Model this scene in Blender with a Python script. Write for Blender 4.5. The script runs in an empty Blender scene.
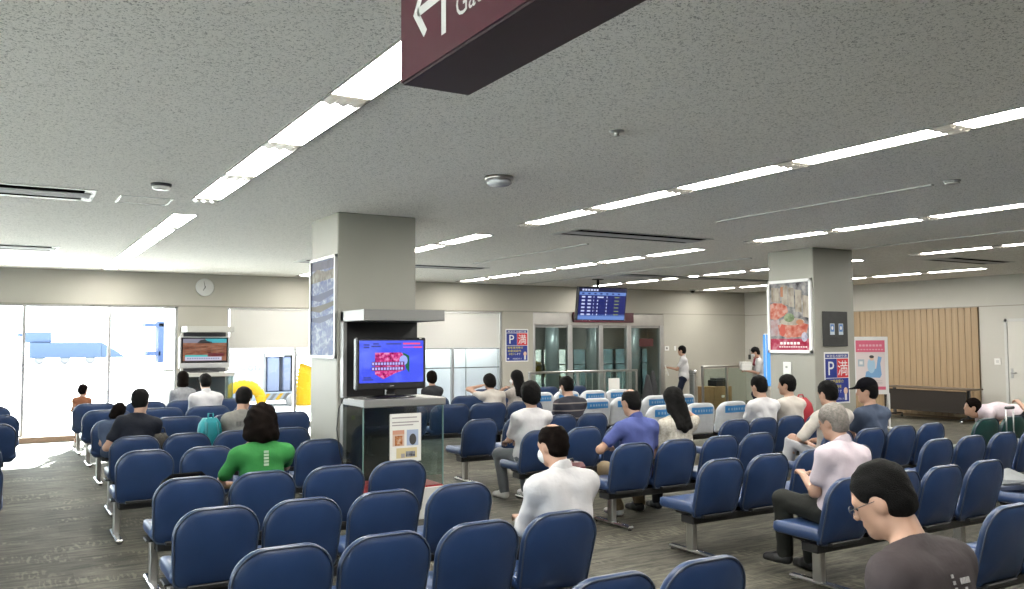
import bpy, math, random
import numpy as np
from mathutils import Vector, Matrix

random.seed(11)
RNG = np.random.default_rng(5)
SC = bpy.context.scene
COL = SC.collection
PI = math.pi
CH = 3.12          # ceiling height
YW = 17.75         # window wall
XW = 18.15         # right wall

# ------------------------------------------------------------------ materials
MATS = {}
ALB = .78         # paint, cloth and plastic against the lamp level
EXK = .25         # screens against the lamp level of the room
def mat(name, col, rough=0.6, metal=0.0, spec=0.5, var=0.0, scale=8.0, bump=0.0, bscale=60.0, emit=None, estr=0.0, coat=0.0):
    if name in MATS: return MATS[name]
    m = bpy.data.materials.new(name); m.use_nodes = True
    nt = m.node_tree; b = nt.nodes['Principled BSDF']
    if metal < .5: col = tuple(x*ALB for x in col)
    c = (col[0], col[1], col[2], 1)
    b.inputs['Base Color'].default_value = c
    b.inputs['Roughness'].default_value = rough
    b.inputs['Metallic'].default_value = metal
    b.inputs['Specular IOR Level'].default_value = spec
    if coat: b.inputs['Coat Weight'].default_value = coat
    tc = nt.nodes.new('ShaderNodeTexCoord')
    if var > 0:
        n = nt.nodes.new('ShaderNodeTexNoise'); n.inputs['Scale'].default_value = scale; n.inputs['Detail'].default_value = 4
        nt.links.new(tc.outputs['Object'], n.inputs['Vector'])
        r = nt.nodes.new('ShaderNodeValToRGB')
        r.color_ramp.elements[0].position = .3; r.color_ramp.elements[1].position = .7
        r.color_ramp.elements[0].color = tuple(x*(1-var) for x in col)+(1,)
        r.color_ramp.elements[1].color = tuple(min(1, x*(1+var)) for x in col)+(1,)
        nt.links.new(n.outputs['Fac'], r.inputs['Fac']); nt.links.new(r.outputs['Color'], b.inputs['Base Color'])
    if bump > 0:
        n2 = nt.nodes.new('ShaderNodeTexNoise'); n2.inputs['Scale'].default_value = bscale; n2.inputs['Detail'].default_value = 3
        nt.links.new(tc.outputs['Object'], n2.inputs['Vector'])
        bp = nt.nodes.new('ShaderNodeBump'); bp.inputs['Strength'].default_value = bump; bp.inputs['Distance'].default_value = .01
        nt.links.new(n2.outputs['Fac'], bp.inputs['Height']); nt.links.new(bp.outputs['Normal'], b.inputs['Normal'])
    if emit:
        if not name.startswith('lamp'): estr *= EXK
        b.inputs['Emission Color'].default_value = (emit[0], emit[1], emit[2], 1)
        b.inputs['Emission Strength'].default_value = estr
    MATS[name] = m
    return m

def glass(name, tint=(1, 1, 1), refl=1.0):
    if name in MATS: return MATS[name]
    m = bpy.data.materials.new(name); m.use_nodes = True
    nt = m.node_tree; nt.nodes.clear()
    o = nt.nodes.new('ShaderNodeOutputMaterial'); t = nt.nodes.new('ShaderNodeBsdfTransparent')
    g = nt.nodes.new('ShaderNodeBsdfGlossy'); mx = nt.nodes.new('ShaderNodeMixShader'); lw = nt.nodes.new('ShaderNodeLayerWeight'); lw.inputs['Blend'].default_value = .5
    pw_ = nt.nodes.new('ShaderNodeMath'); pw_.operation = 'POWER'; pw_.inputs[1].default_value = 5; nt.links.new(lw.outputs['Facing'], pw_.inputs[0])
    f = nt.nodes.new('ShaderNodeMath'); f.operation = 'MULTIPLY_ADD'; f.inputs[1].default_value = .9; f.inputs[2].default_value = .035; nt.links.new(pw_.outputs[0], f.inputs[0])
    t.inputs['Color'].default_value = tint+(1,); g.inputs['Roughness'].default_value = .02
    g.inputs['Color'].default_value = (refl, refl, refl, 1)
    nt.links.new(f.outputs[0], mx.inputs[0]); nt.links.new(t.outputs[0], mx.inputs[1]); nt.links.new(g.outputs[0], mx.inputs[2])
    nt.links.new(mx.outputs[0], o.inputs[0])
    MATS[name] = m
    return m

def ramp_mat(name, stops, scale=(1, 1, 1), rough=.5, detail=3, nscale=6.0, emit=0.0, dist=0.0):
    if name in MATS: return MATS[name]
    m = bpy.data.materials.new(name); m.use_nodes = True
    nt = m.node_tree; b = nt.nodes['Principled BSDF']; b.inputs['Roughness'].default_value = rough
    b.inputs['Specular IOR Level'].default_value = .1
    tc = nt.nodes.new('ShaderNodeTexCoord'); mp = nt.nodes.new('ShaderNodeMapping'); mp.inputs['Scale'].default_value = scale
    n = nt.nodes.new('ShaderNodeTexNoise'); n.inputs['Scale'].default_value = nscale; n.inputs['Detail'].default_value = detail
    n.inputs['Distortion'].default_value = dist
    r = nt.nodes.new('ShaderNodeValToRGB'); cr = r.color_ramp
    while len(cr.elements) < len(stops): cr.elements.new(.5)
    for e, (p, c) in zip(cr.elements, stops): e.position = p; e.color = (c if emit else tuple(v*ALB*.85 for v in c))+(1,)
    nt.links.new(tc.outputs['Object'], mp.inputs['Vector']); nt.links.new(mp.outputs[0], n.inputs['Vector'])
    nt.links.new(n.outputs['Fac'], r.inputs['Fac'])
    if not emit: nt.links.new(r.outputs['Color'], b.inputs['Base Color'])
    else: b.inputs['Base Color'].default_value = (.01, .01, .01, 1)
    if emit:
        nt.links.new(r.outputs['Color'], b.inputs['Emission Color']); b.inputs['Emission Strength'].default_value = emit*EXK
    MATS[name] = m
    return m

def carpet_mat():
    m = bpy.data.materials.new('carpet'); m.use_nodes = True
    nt = m.node_tree; b = nt.nodes['Principled BSDF']; N = nt.nodes.new; L = nt.links.new
    tc = N('ShaderNodeTexCoord')
    br = N('ShaderNodeTexBrick'); br.inputs['Scale'].default_value = 1
    br.inputs['Brick Width'].default_value = 1.0; br.inputs['Row Height'].default_value = .5; br.inputs['Mortar Size'].default_value = .003
    br.inputs['Color1'].default_value = (.038, .0355, .0265, 1); br.inputs['Color2'].default_value = (.068, .064, .049, 1)
    br.inputs['Mortar'].default_value = (.034, .032, .024, 1); br.inputs['Bias'].default_value = 0
    L(tc.outputs['Object'], br.inputs['Vector'])
    mp = N('ShaderNodeMapping'); mp.inputs['Scale'].default_value = (1.9, 13, 1)
    n = N('ShaderNodeTexNoise'); n.inputs['Scale'].default_value = 1.4; n.inputs['Detail'].default_value = 5; n.inputs['Roughness'].default_value = .7
    L(tc.outputs['Object'], mp.inputs['Vector']); L(mp.outputs[0], n.inputs['Vector'])
    # short light dashes laid in patches
    mp2 = N('ShaderNodeMapping'); mp2.inputs['Scale'].default_value = (34, 7, 1)
    n2 = N('ShaderNodeTexNoise'); n2.inputs['Scale'].default_value = 1.0; n2.inputs['Detail'].default_value = 2
    L(tc.outputs['Object'], mp2.inputs['Vector']); L(mp2.outputs[0], n2.inputs['Vector'])
    mp3 = N('ShaderNodeMapping'); mp3.inputs['Scale'].default_value = (.9, 2.3, 1)
    n3 = N('ShaderNodeTexNoise'); n3.inputs['Scale'].default_value = 1.3; n3.inputs['Detail'].default_value = 1
    L(tc.outputs['Object'], mp3.inputs['Vector']); L(mp3.outputs[0], n3.inputs['Vector'])
    r2 = N('ShaderNodeValToRGB'); r2.color_ramp.elements[0].position = .50; r2.color_ramp.elements[1].position = .60
    L(n2.outputs['Fac'], r2.inputs['Fac'])
    r3 = N('ShaderNodeValToRGB'); r3.color_ramp.elements[0].position = .52; r3.color_ramp.elements[1].position = .60
    L(n3.outputs['Fac'], r3.inputs['Fac'])
    mu = N('ShaderNodeMath'); mu.operation = 'MULTIPLY'; L(r2.outputs['Color'], mu.inputs[0]); L(r3.outputs['Color'], mu.inputs[1])
    mr = N('ShaderNodeMapRange'); mr.inputs['From Min'].default_value = .36; mr.inputs['From Max'].default_value = .64
    mr.inputs['To Min'].default_value = .30; mr.inputs['To Max'].default_value = 1.8
    L(n.outputs['Fac'], mr.inputs['Value'])
    vm = N('ShaderNodeVectorMath'); vm.operation = 'SCALE'; L(br.outputs['Color'], vm.inputs[0]); L(mr.outputs[0], vm.inputs['Scale'])
    mx = N('ShaderNodeMix'); mx.data_type = 'RGBA'; mx.inputs['B'].default_value = (.165, .152, .115, 1)
    ms = N('ShaderNodeMath'); ms.operation = 'MULTIPLY'; ms.inputs[1].default_value = .55; L(mu.outputs[0], ms.inputs[0])
    L(ms.outputs[0], mx.inputs['Factor']); L(vm.outputs[0], mx.inputs['A'])
    L(mx.outputs['Result'], b.inputs['Base Color'])
    b.inputs['Roughness'].default_value = .75; b.inputs['Specular IOR Level'].default_value = .30
    bn = N('ShaderNodeTexNoise'); bn.inputs['Scale'].default_value = 180; L(tc.outputs['Object'], bn.inputs['Vector'])
    bp = N('ShaderNodeBump'); bp.inputs['Strength'].default_value = .25; bp.inputs['Distance'].default_value = .01
    L(bn.outputs['Fac'], bp.inputs['Height']); L(bp.outputs[0], b.inputs['Normal'])
    return m

def ceiling_mat():
    m = bpy.data.materials.new('ceiling_board'); m.use_nodes = True
    nt = m.node_tree; b = nt.nodes['Principled BSDF']; N = nt.nodes.new; L = nt.links.new
    tc = N('ShaderNodeTexCoord')
    mp = N('ShaderNodeMapping'); mp.inputs['Scale'].default_value = (1, 1, 1)
    n = N('ShaderNodeTexNoise'); n.inputs['Scale'].default_value = 72; n.inputs['Detail'].default_value = 2; n.inputs['Roughness'].default_value = .6
    n.inputs['Distortion'].default_value = 1.2
    L(tc.outputs['Object'], mp.inputs['Vector']); L(mp.outputs[0], n.inputs['Vector'])
    r = N('ShaderNodeValToRGB'); e = r.color_ramp.elements
    e[0].position = .36; e[0].color = (.36, .35, .33, 1); e[1].position = .455; e[1].color = (.86, .84, .80, 1)
    L(n.outputs['Fac'], r.inputs['Fac'])
    L(r.outputs['Color'], b.inputs['Base Color']); b.inputs['Roughness'].default_value = .85
    b.inputs['Specular IOR Level'].default_value = .25
    bp = N('ShaderNodeBump'); bp.inputs['Strength'].default_value = .35; bp.inputs['Distance'].default_value = .008
    L(n.outputs['Fac'], bp.inputs['Height']); L(bp.outputs[0], b.inputs['Normal'])
    return m

def wood_mat():
    m = bpy.data.materials.new('wood_slats'); m.use_nodes = True
    nt = m.node_tree; b = nt.nodes['Principled BSDF']; N = nt.nodes.new; L = nt.links.new
    tc = N('ShaderNodeTexCoord'); mp = N('ShaderNodeMapping'); mp.inputs['Scale'].default_value = (1, 14, .25)
    n = N('ShaderNodeTexNoise'); n.inputs['Scale'].default_value = 2.2; n.inputs['Detail'].default_value = 4; n.inputs['Distortion'].default_value = .1
    L(tc.outputs['Object'], mp.inputs['Vector']); L(mp.outputs[0], n.inputs['Vector'])
    r = N('ShaderNodeValToRGB'); e = r.color_ramp.elements
    e[0].position = .3; e[0].color = (.255, .178, .100, 1); e[1].position = .7; e[1].color = (.300, .212, .125, 1)
    L(n.outputs['Fac'], r.inputs['Fac']); L(r.outputs['Color'], b.inputs['Base Color'])
    b.inputs['Roughness'].default_value = .45
    return m

M_CARPET = carpet_mat(); M_CEIL = ceiling_mat(); M_WOOD = wood_mat()
M_WALL = mat('wall_paint', (.43, .41, .355), .75, var=.03, scale=1.5, bump=.08, bscale=220)
M_WALL2 = mat('wall_panel', (.55, .53, .475), .55, var=.02, scale=1.2)
M_PILLAR = mat('pillar_paint', (.325, .318, .28), .55, var=.03, scale=2)
M_TRIM = mat('trim_grey', (.30, .28, .24), .5)
M_ALU = mat('aluminium', (.40, .40, .40), .38, .9, var=.05)
M_STEEL = mat('brushed_steel', (.40, .39, .375), .32, 1.0, var=.08, scale=3)
M_CHROME = mat('chrome', (.75, .75, .76), .18, 1.0)
M_BLACK = mat('black_satin', (.012, .012, .013), .4, var=.2)
M_SLOT = mat('slot_black', (.004, .004, .004), .9, spec=0.0)
M_BLACKGLOSS = mat('black_gloss', (.006, .006, .007), .12)
M_DARK = mat('dark_grey', (.05, .05, .052), .5, var=.15)
M_GREY = mat('mid_grey', (.33, .33, .32), .55, var=.05)
M_LGREY = mat('light_grey', (.60, .60, .58), .5, var=.03)
M_WHITE = mat('white_plastic', (.80, .80, .78), .4, var=.02)
M_PAPER = mat('white_paper', (.80, .79, .75), .7)
M_SILL = mat('tan_sill', (.42, .29, .20), .6, var=.06)
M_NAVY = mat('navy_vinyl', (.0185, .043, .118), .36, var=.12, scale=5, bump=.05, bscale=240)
M_NAVYSEAT_LIT = mat('navy_vinyl_seat_lit', (.024, .055, .15), .36, var=.10, scale=5, bump=.05, bscale=240)  # lighter than the backrests: window reflection on the seats mixed into the navy
M_TEAL = mat('teal_vinyl', (.005, .042, .038), .38, var=.12, scale=5)
M_PIPING = mat('grey_piping', (.045, .062, .10), .45)
M_GLASS = glass('window_glass', (.93, .97, .97))
M_GLASSD = glass('gate_glass', (.66, .71, .70), 1.0)
M_GLASSP = glass('partition_glass', (.86, .92, .90), 1.0)
M_GLASSK = glass('kiosk_glass', (.86, .92, .91), 1.0)
M_LAMP = mat('lamp_diffuser', (.9, .9, .9), .5, emit=(1.0, .97, .90), estr=12.5)
M_LOUVRE = mat('lamp_louvre', (.34, .32, .27), .35, emit=(1.0, .94, .82), estr=.04)
M_LAMPFRAME = mat('lamp_frame', (.25, .245, .23), .5)
M_RED = mat('red_base', (.42, .02, .03), .5)
M_MAROON = mat('maroon_sign', (.040, .016, .022), .45, var=.06)
M_MAROONF = mat('maroon_sign_face', (.085, .0125, .026), .40, var=.05)
M_SIGNW = mat('sign_white', (.75, .74, .72), .5)

# ------------------------------------------------------------------ mesh builder
class MB:
    def __init__(s): s.v = []; s.f = []; s.mi = []; s.sm = []; s.mats = []
    def m(s, mt):
        if mt not in s.mats: s.mats.append(mt)
        return s.mats.index(mt)
    def add(s, vs, fs, mt, smooth=False):
        o = len(s.v); s.v += [tuple(v) for v in vs]; k = s.m(mt)
        for f in fs: s.f.append(tuple(i+o for i in f)); s.mi.append(k); s.sm.append(smooth)
    def box(s, x0, x1, y0, y1, z0, z1, mt, c=0.0):
        if x0 > x1: x0, x1 = x1, x0
        if y0 > y1: y0, y1 = y1, y0
        if z0 > z1: z0, z1 = z1, z0
        c = min(c, .45*min(x1-x0, y1-y0, z1-z0))
        if c <= 0:
            vs = [(x, y, z) for z in (z0, z1) for y in (y0, y1) for x in (x0, x1)]
            s.add(vs, [(0, 2, 3, 1), (4, 5, 7, 6), (0, 1, 5, 4), (2, 6, 7, 3), (0, 4, 6, 2), (1, 3, 7, 5)], mt); return
        lo = (x0, y0, z0); hi = (x1, y1, z1); vs = []; ix = {}
        for sx in (0, 1):
            for sy in (0, 1):
                for sz in (0, 1):
                    sg = (sx, sy, sz)
                    for a in range(3):
                        p = []
                        for k in range(3):
                            e = hi[k] if sg[k] else lo[k]
                            p.append(e if k == a else e+(-c if sg[k] else c))
                        ix[(sg, a)] = len(vs); vs.append(tuple(p))
        fs = []
        for a in range(3):
            b, d = (a+1) % 3, (a+2) % 3
            for sa in (0, 1):
                q = []
                for (sb, sd) in ((0, 0), (1, 0), (1, 1), (0, 1)):
                    g = [0, 0, 0]; g[a] = sa; g[b] = sb; g[d] = sd; q.append(ix[(tuple(g), a)])
                fs.append(tuple(q) if sa else tuple(q[::-1]))
            for sb in (0, 1):
                for sd in (0, 1):
                    g0 = [0, 0, 0]; g0[b] = sb; g0[d] = sd; g1 = list(g0); g1[a] = 1
                    g0 = tuple(g0); g1 = tuple(g1)
                    q = (ix[(g0, b)], ix[(g1, b)], ix[(g1, d)], ix[(g0, d)])
                    fs.append(q if (sb ^ sd) else q[::-1])
        for sx in (0, 1):
            for sy in (0, 1):
                for sz in (0, 1):
                    sg = (sx, sy, sz); q = (ix[(sg, 0)], ix[(sg, 1)], ix[(sg, 2)])
                    fs.append(q if (sx+sy+sz) % 2 else q[::-1])
        s.add(vs, fs, mt)
    def tube(s, pts, r, mt, n=8, closed=False, cap=True):
        P = [Vector(p) for p in pts]; rs = r if isinstance(r, (list, tuple)) else [r]*len(P)
        vs = []; fs = []; N = len(P)
        up = None
        for i, p in enumerate(P):
            if closed: t = P[(i+1) % N]-P[i-1]
            else: t = P[min(i+1, N-1)]-P[max(i-1, 0)]
            t.normalize()
            if up is None:
                up = Vector((0, 0, 1)) if abs(t.z) < .9 else Vector((1, 0, 0))
            a = t.cross(up)
            if a.length < 1e-4: a = t.cross(Vector((0, 1, 0)))
            a.normalize(); b = a.cross(t); b.normalize(); up = b
            for k in range(n):
                an = 2*PI*k/n; vs.append(p+(a*math.cos(an)+b*math.sin(an))*rs[i])
        M = N if closed else N-1
        for i in range(M):
            j = (i+1) % N
            for k in range(n):
                l = (k+1) % n; fs.append((i*n+k, i*n+l, j*n+l, j*n+k))
        if cap and not closed:
            fs.append(tuple(range(n))[::-1]); fs.append(tuple((N-1)*n+k for k in range(n)))
        s.add(vs, fs, mt, True)
    def lathe(s, prof, mt, c=(0, 0, 0), n=20, axis='z', smooth=True):
        vs = []; fs = []
        for (r, h) in prof:
            for k in range(n):
                a = 2*PI*k/n
                q = (r*math.cos(a), r*math.sin(a), h)
                if axis == 'y': q = (q[0], q[2], q[1])
                if axis == 'x': q = (q[2], q[0], q[1])
                vs.append((c[0]+q[0], c[1]+q[1], c[2]+q[2]))
        for i in range(len(prof)-1):
            for k in range(n):
                l = (k+1) % n; q = (i*n+k, i*n+l, (i+1)*n+l, (i+1)*n+k)
                fs.append(q[::-1] if axis == 'y' else q)
        fs.append(tuple(range(n))[::-1]); fs.append(tuple((len(prof)-1)*n+k for k in range(n)))
        s.add(vs, fs, mt, smooth)
    def prism(s, poly, a0, a1, axis, mt, smooth=False):
        # polygon in the plane across axis: x->(y,z), y->(x,z), z->(x,y)
        def P(u, v, a): return {'x': (a, u, v), 'y': (u, a, v), 'z': (u, v, a)}[axis]
        n = len(poly); vs = [P(u, v, a0) for u, v in poly]+[P(u, v, a1) for u, v in poly]
        fs = [tuple(range(n)), tuple(range(2*n-1, n-1, -1))]+[(k, k+n, (k+1) % n+n, (k+1) % n) for k in range(n)]
        s.add(vs, fs, mt, smooth)
    def rect(s, x0, x1, z0, z1, y, mt):       # flat print facing -y, raised a hair above its board
        s.add([(x0, y, z0), (x1, y, z0), (x1, y, z1), (x0, y, z1)], [(0, 1, 2, 3)], mt)
    def poly(s, pts, y, mt):
        s.add([(u, y, v) for u, v in pts], [tuple(range(len(pts)))], mt)
    def ellipse(s, cx, cz, rx, rz, y, mt, n=24, a0=0.0):
        s.poly([(cx+rx*math.cos(a0+2*PI*k/n), cz+rz*math.sin(a0+2*PI*k/n)) for k in range(n)], y, mt)
    def loft(s, rings, mt, cap=True, smooth=True):
        vs = []; n = len(rings[0]); fs = []
        for r in rings: vs += r
        for i in range(len(rings)-1):
            for k in range(n):
                l = (k+1) % n; fs.append((i*n+k, i*n+l, (i+1)*n+l, (i+1)*n+k))
        if cap: fs.append(tuple(range(n))[::-1]); fs.append(tuple((len(rings)-1)*n+k for k in range(n)))
        s.add(vs, fs, mt, smooth)
    def mesh(s, name, fix=True):
        me = bpy.data.meshes.new(name); me.from_pydata(s.v, [], s.f)
        for m_ in s.mats: me.materials.append(m_)
        me.polygons.foreach_set('material_index', s.mi); me.polygons.foreach_set('use_smooth', s.sm)
        me.update()
        if fix:
            import bmesh
            bm = bmesh.new(); bm.from_mesh(me); bmesh.ops.recalc_face_normals(bm, faces=bm.faces); bm.to_mesh(me); bm.free()
        return me
    def build(s, name, parent=None, fix=True, loc=None):
        return ob(name, s.mesh(name, fix), parent, loc)

def ob(name, me, parent=None, loc=None):
    o = bpy.data.objects.new(name, me); COL.objects.link(o)
    if parent: o.parent = parent
    if loc: o.location = loc
    return o
def tag(o, label=None, cat=None, group=None, kind=None):
    if label: o['label'] = label
    if cat: o['category'] = cat
    if group: o['group'] = group
    if kind: o['kind'] = kind
    return o
def empty(name, loc, rz=0.0, label=None, cat=None, group=None, kind=None):
    o = bpy.data.objects.new(name, None); COL.objects.link(o); o.location = loc; o.rotation_euler = (0, 0, rz)
    o.empty_display_size = .1
    return tag(o, label, cat, group, kind)
def struct(name, mb, label=None, parent=None):
    o = mb.build(name, parent)
    if not parent: o['kind'] = 'structure'; o['label'] = label or name; o['category'] = name.split('_')[0]
    return o

def text_mesh(s, mt):
    cu = bpy.data.curves.new('lettering', 'FONT'); cu.body = s; cu.size = 1; cu.resolution_u = 3
    o = bpy.data.objects.new('lettering', cu); COL.objects.link(o)
    bpy.context.view_layer.update()
    dg = bpy.context.evaluated_depsgraph_get(); me = bpy.data.meshes.new_from_object(o.evaluated_get(dg))
    bpy.data.objects.remove(o); bpy.data.curves.remove(cu)
    me.name = 'lettering'; me.materials.clear(); me.materials.append(mt)
    return me
def lettering(s, mt, parent, x, z, y, h=None, w=None, name='lettering'):
    """flat letters in the local xz plane facing -y, centred at x, z"""
    me = text_mesh(s, mt); n = len(me.vertices)
    if n == 0: return None
    co = np.zeros(n*3); me.vertices.foreach_get('co', co); co = co.reshape(-1, 3)
    lo = co.min(0); hi = co.max(0); sz = np.maximum(hi-lo, 1e-6); c = (lo+hi)/2
    sx = sy = None
    if h: sy = h/sz[1]
    if w: sx = w/sz[0]
    sx = sx or sy; sy = sy or sx
    new = np.zeros_like(co); new[:, 0] = x+(co[:, 0]-c[0])*sx; new[:, 1] = y; new[:, 2] = z+(co[:, 1]-c[1])*sy
    me.vertices.foreach_set('co', new.ravel()); me.update()
    return ob(name, me, parent)

def rrect(w, h, rt, rb, n=7):
    """closed outline (x,z), z from 0 to h, big top corners, small bottom corners"""
    P = []
    for cx, cz, r, a0 in ((w/2-rb, rb, rb, -PI/2), (w/2-rt, h-rt, rt, 0), (-w/2+rt, h-rt, rt, PI/2), (-w/2+rb, rb, rb, PI)):
        for k in range(n+1):
            a = a0+PI/2*k/n; P.append((cx+r*math.cos(a), cz+r*math.sin(a)))
    return P

# ------------------------------------------------------------------ room
mb = MB(); mb.box(-7, XW+.2, -6, YW+.25, -.12, 0, M_CARPET); struct('floor', mb, 'grey brown patterned carpet floor of the lounge')
mb = MB(); mb.box(-7, XW+.2, -6, YW+.25, CH, CH+.15, M_CEIL); struct('ceiling', mb, 'grey fissured acoustic board ceiling')
W1L, W1R, W2L, W2R, W3L, W3R, GL, GR = -6.6, 2.92, 3.85, 7.0, 7.35, 10.20, 11.06, 15.15
TZ = 2.48
mb = MB()
mb.box(-7, XW+.2, YW, YW+.25, TZ, CH, M_WALL)
for a, b in ((-7, W1L), (W1R, W2L), (W2R, W3L), (W3R, GL), (GR, XW+.2)): mb.box(a, b, YW, YW+.25, 0, TZ, M_WALL)
struct('wall_back', mb, 'beige wall with the windows and the boarding gate')
mb = MB(); mb.box(-7, XW, YW-.012, YW, TZ-.012, TZ+.012, M_TRIM); struct('trim_1', mb, 'thin grey trim above the windows')
mb = MB(); mb.box(XW-.012, XW, -6, YW-.02, TZ-.02, TZ-.003, M_TRIM); struct('trim_2', mb, 'thin grey trim along the right wall')
mb = MB(); mb.box(XW, XW+.2, -6, YW, 0, CH, M_WALL2); struct('wall_right', mb, 'pale beige right wall')
mb = MB(); mb.box(-7.2, -7, -6, YW+.25, TZ, CH, M_WALL); mb.box(-7.2, -7, -6, -5.5, 0, TZ, M_WALL); mb.box(-7.2, -7, 12.5, YW+.25, 0, TZ, M_WALL)
for k in range(8): mb.box(-7.15, -7.05, -3.5+k*2, -3.42+k*2, .1, TZ, M_ALU)
mb.box(-7.15, -7.05, -5.5, 12.5, 0, .12, M_ALU)
mb.box(-7.104, -7.096, -5.5, 12.5, .12, TZ, M_GLASS)  # unseen window added so that daylight brightens the ceiling
struct('wall_left', mb, 'beige left wall out of view with a long window added for daylight')
mb = MB(); mb.box(-7, XW+.2, -6.2, -6, 0, CH, M_WALL); struct('wall_front', mb, 'beige wall behind the viewer')
mb = MB(); mb.box(W1L, W1R, YW-.16, YW, 0, .10, M_SILL); struct('baseboard_back', mb, 'tan step under the big window')
mb = MB(); mb.box(XW-.015, XW, -6, YW, 0, .08, M_TRIM); struct('baseboard_right', mb, 'grey skirting of the right wall')

def window(n, x0, x1, mull, trans, lower=(), label=''):
    e = empty('window_%d' % n, ((x0+x1)/2, YW+.1, 0), label=label, cat='window', kind='structure')
    cx = (x0+x1)/2
    f = MB(); w = .045
    f.box(x0-cx, x0-cx+w, -.06, .06, .1, TZ, M_ALU); f.box(x1-cx-w, x1-cx, -.06, .06, .1, TZ, M_ALU)
    f.box(x0-cx, x1-cx, -.06, .06, TZ-w, TZ, M_ALU); f.box(x0-cx, x1-cx, -.06, .06, 0, .12, M_ALU)
    f.build('window_frame', e)
    for a in mull:
        m_ = MB(); m_.box(a-cx-.025, a-cx+.025, -.05, .05, .12, TZ-w, M_ALU); m_.build('mullion', e)
    for (a, b, z) in trans:
        m_ = MB(); m_.box(a-cx, b-cx, -.025, .025, z-.010, z+.010, M_DARK); m_.build('transom', e)
    g = MB(); g.box(x0-cx+w, x1-cx-w, -.004, .004, .12, TZ-w, M_GLASS); g.build('glass_pane', e)
    return e
window(1, W1L, W1R, (-3.6, -1.2, .32, 1.72), ((1.72, W1R, 1.23),), label='wide bright window at the far left with the apron outside')
w2 = window(2, W2L, W2R, (5.25,), ((W2L, W2R, 1.62),), label='window between the two television stands')
w3 = window(3, W3L, W3R, (8.92,), ((W3L, W3R, 1.60), (W3L, W3R, 1.16)), label='window with half lowered blind beside the parking poster')
M_BLIND = bpy.data.materials.new('roller_blind'); M_BLIND.use_nodes = True
_nt = M_BLIND.node_tree; _nt.nodes.clear()
_o = _nt.nodes.new('ShaderNodeOutputMaterial'); _d = _nt.nodes.new('ShaderNodeBsdfDiffuse'); _t = _nt.nodes.new('ShaderNodeBsdfTranslucent')
_x = _nt.nodes.new('ShaderNodeMixShader'); _d.inputs[0].default_value = (.50, .49, .465, 1); _t.inputs[0].default_value = (.72, .71, .68, 1); _x.inputs[0].default_value = .05
_nt.links.new(_d.outputs[0], _x.inputs[1]); _nt.links.new(_t.outputs[0], _x.inputs[2]); _nt.links.new(_x.outputs[0], _o.inputs[0])
for nm, a, b, z, lab in (('roller_blind', W2L+.06, W2R-.06, 1.66, 'white roller blind half down behind the stand with the silver television'),
                         ('roller_blind', W3L+.06, W3R-.06, 1.63, 'white roller blind half down right of the pillar television')):
    e = empty(nm, ((a+b)/2, YW+.03, TZ), label=lab, cat='blind', group='roller blinds on the windows')
    h = (b-a)/2
    q = MB(); q.box(-h, h, .0, .003, z-TZ, -.05, M_BLIND); q.build('blind_fabric', e)
    q = MB(); q.tube([(-h, 0, -.04), (h, 0, -.04)], .025, M_WHITE, 10); q.build('roller_tube', e)
    q = MB(); q.box(-h, h, -.006, .008, z-TZ-.02, z-TZ+.005, M_LGREY); q.build('bottom_rail', e)
# frosted lower panels outside window 3
mb = MB(); mb.box(W3L-.5, 10.70, YW+.75, YW+.80, -.2, 2.0, mat('frosted_panel', (.74, .73, .82), .7))
mb.box(8.2, 8.215, YW+.73, YW+.75, 0, 2.0, M_GREY); mb.box(9.6, 9.615, YW+.73, YW+.75, 0, 2.0, M_GREY)
o = mb.build('screen_fence'); tag(o, 'pale frosted panel fence standing outside the window by the parking poster', 'fence')

# pillars
for nm, x0, x1, y0, y1, lab in (('pillar_1', 2.985, 3.875, 8.64, 9.52, 'square beige pillar behind the black television kiosk'),
                                ('pillar_2', 10.19, 11.08, 8.60, 9.46, 'square beige pillar with the red food poster')):
    mb = MB(); mb.box(x0, x1, y0, y1, 0, CH, M_PILLAR, .012)
    mb.box(x0-.006, x1+.006, y0-.006, y1+.006, 0, .08, M_TRIM)
    o = mb.build(nm); tag(o, lab, 'pillar', kind='structure')

# wood panel on the right wall, door, switches
mb = MB()
for k in range(22):
    y0 = 10.92+k*.1485
    mb.box(XW-.05, XW, y0+.004, y0+.1445, .06, 2.455, M_WOOD, .004)
mb.box(XW-.035, XW, 10.92, 14.19, .0, 2.455, mat('wood_dark', (.15, .095, .045), .6))
o = mb.build('trim_3'); tag(o, 'pale wood slat panelling on the right wall', 'panelling', kind='structure')
e = empty('door_1', (XW, 9.85, 0), label='cream steel door in the right wall', cat='door', kind='structure')
q = MB(); q.box(-.03, .0, -.52, -.46, 0, 2.19, M_LGREY); q.box(-.03, 0, .46, .52, 0, 2.19, M_LGREY); q.box(-.03, 0, -.52, .52, 2.13, 2.19, M_LGREY); q.build('door_frame', e)
q = MB(); q.box(-.018, 0, -.455, .455, .01, 2.125, mat('door_cream', (.64, .62, .56), .45)); q.build('door_leaf', e)
q = MB(); q.box(-.026, -.018, .36, .41, .95, 1.15, M_STEEL, .004); q.tube([(-.026, .385, 1.06), (-.075, .385, 1.06), (-.075, .27, 1.06)], .010, M_STEEL, 8); q.build('door_handle', e)
mb = MB(); mb.box(XW-.015, XW, 10.47, 10.61, 1.22, 1.36, M_PAPER, .004); mb.box(XW-.02, XW-.015, 10.51, 10.57, 1.26, 1.32, M_LGREY)
o = mb.build('wall_switch'); tag(o, 'square cream switch plate on the wall beside the wood panelling', 'switch')
mb = MB(); mb.box(10.175, 10.19, 9.04, 9.19, 1.24, 1.43, M_WHITE, .004); mb.box(10.17, 10.175, 9.10, 9.14, 1.34, 1.37, M_GREY)
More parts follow.
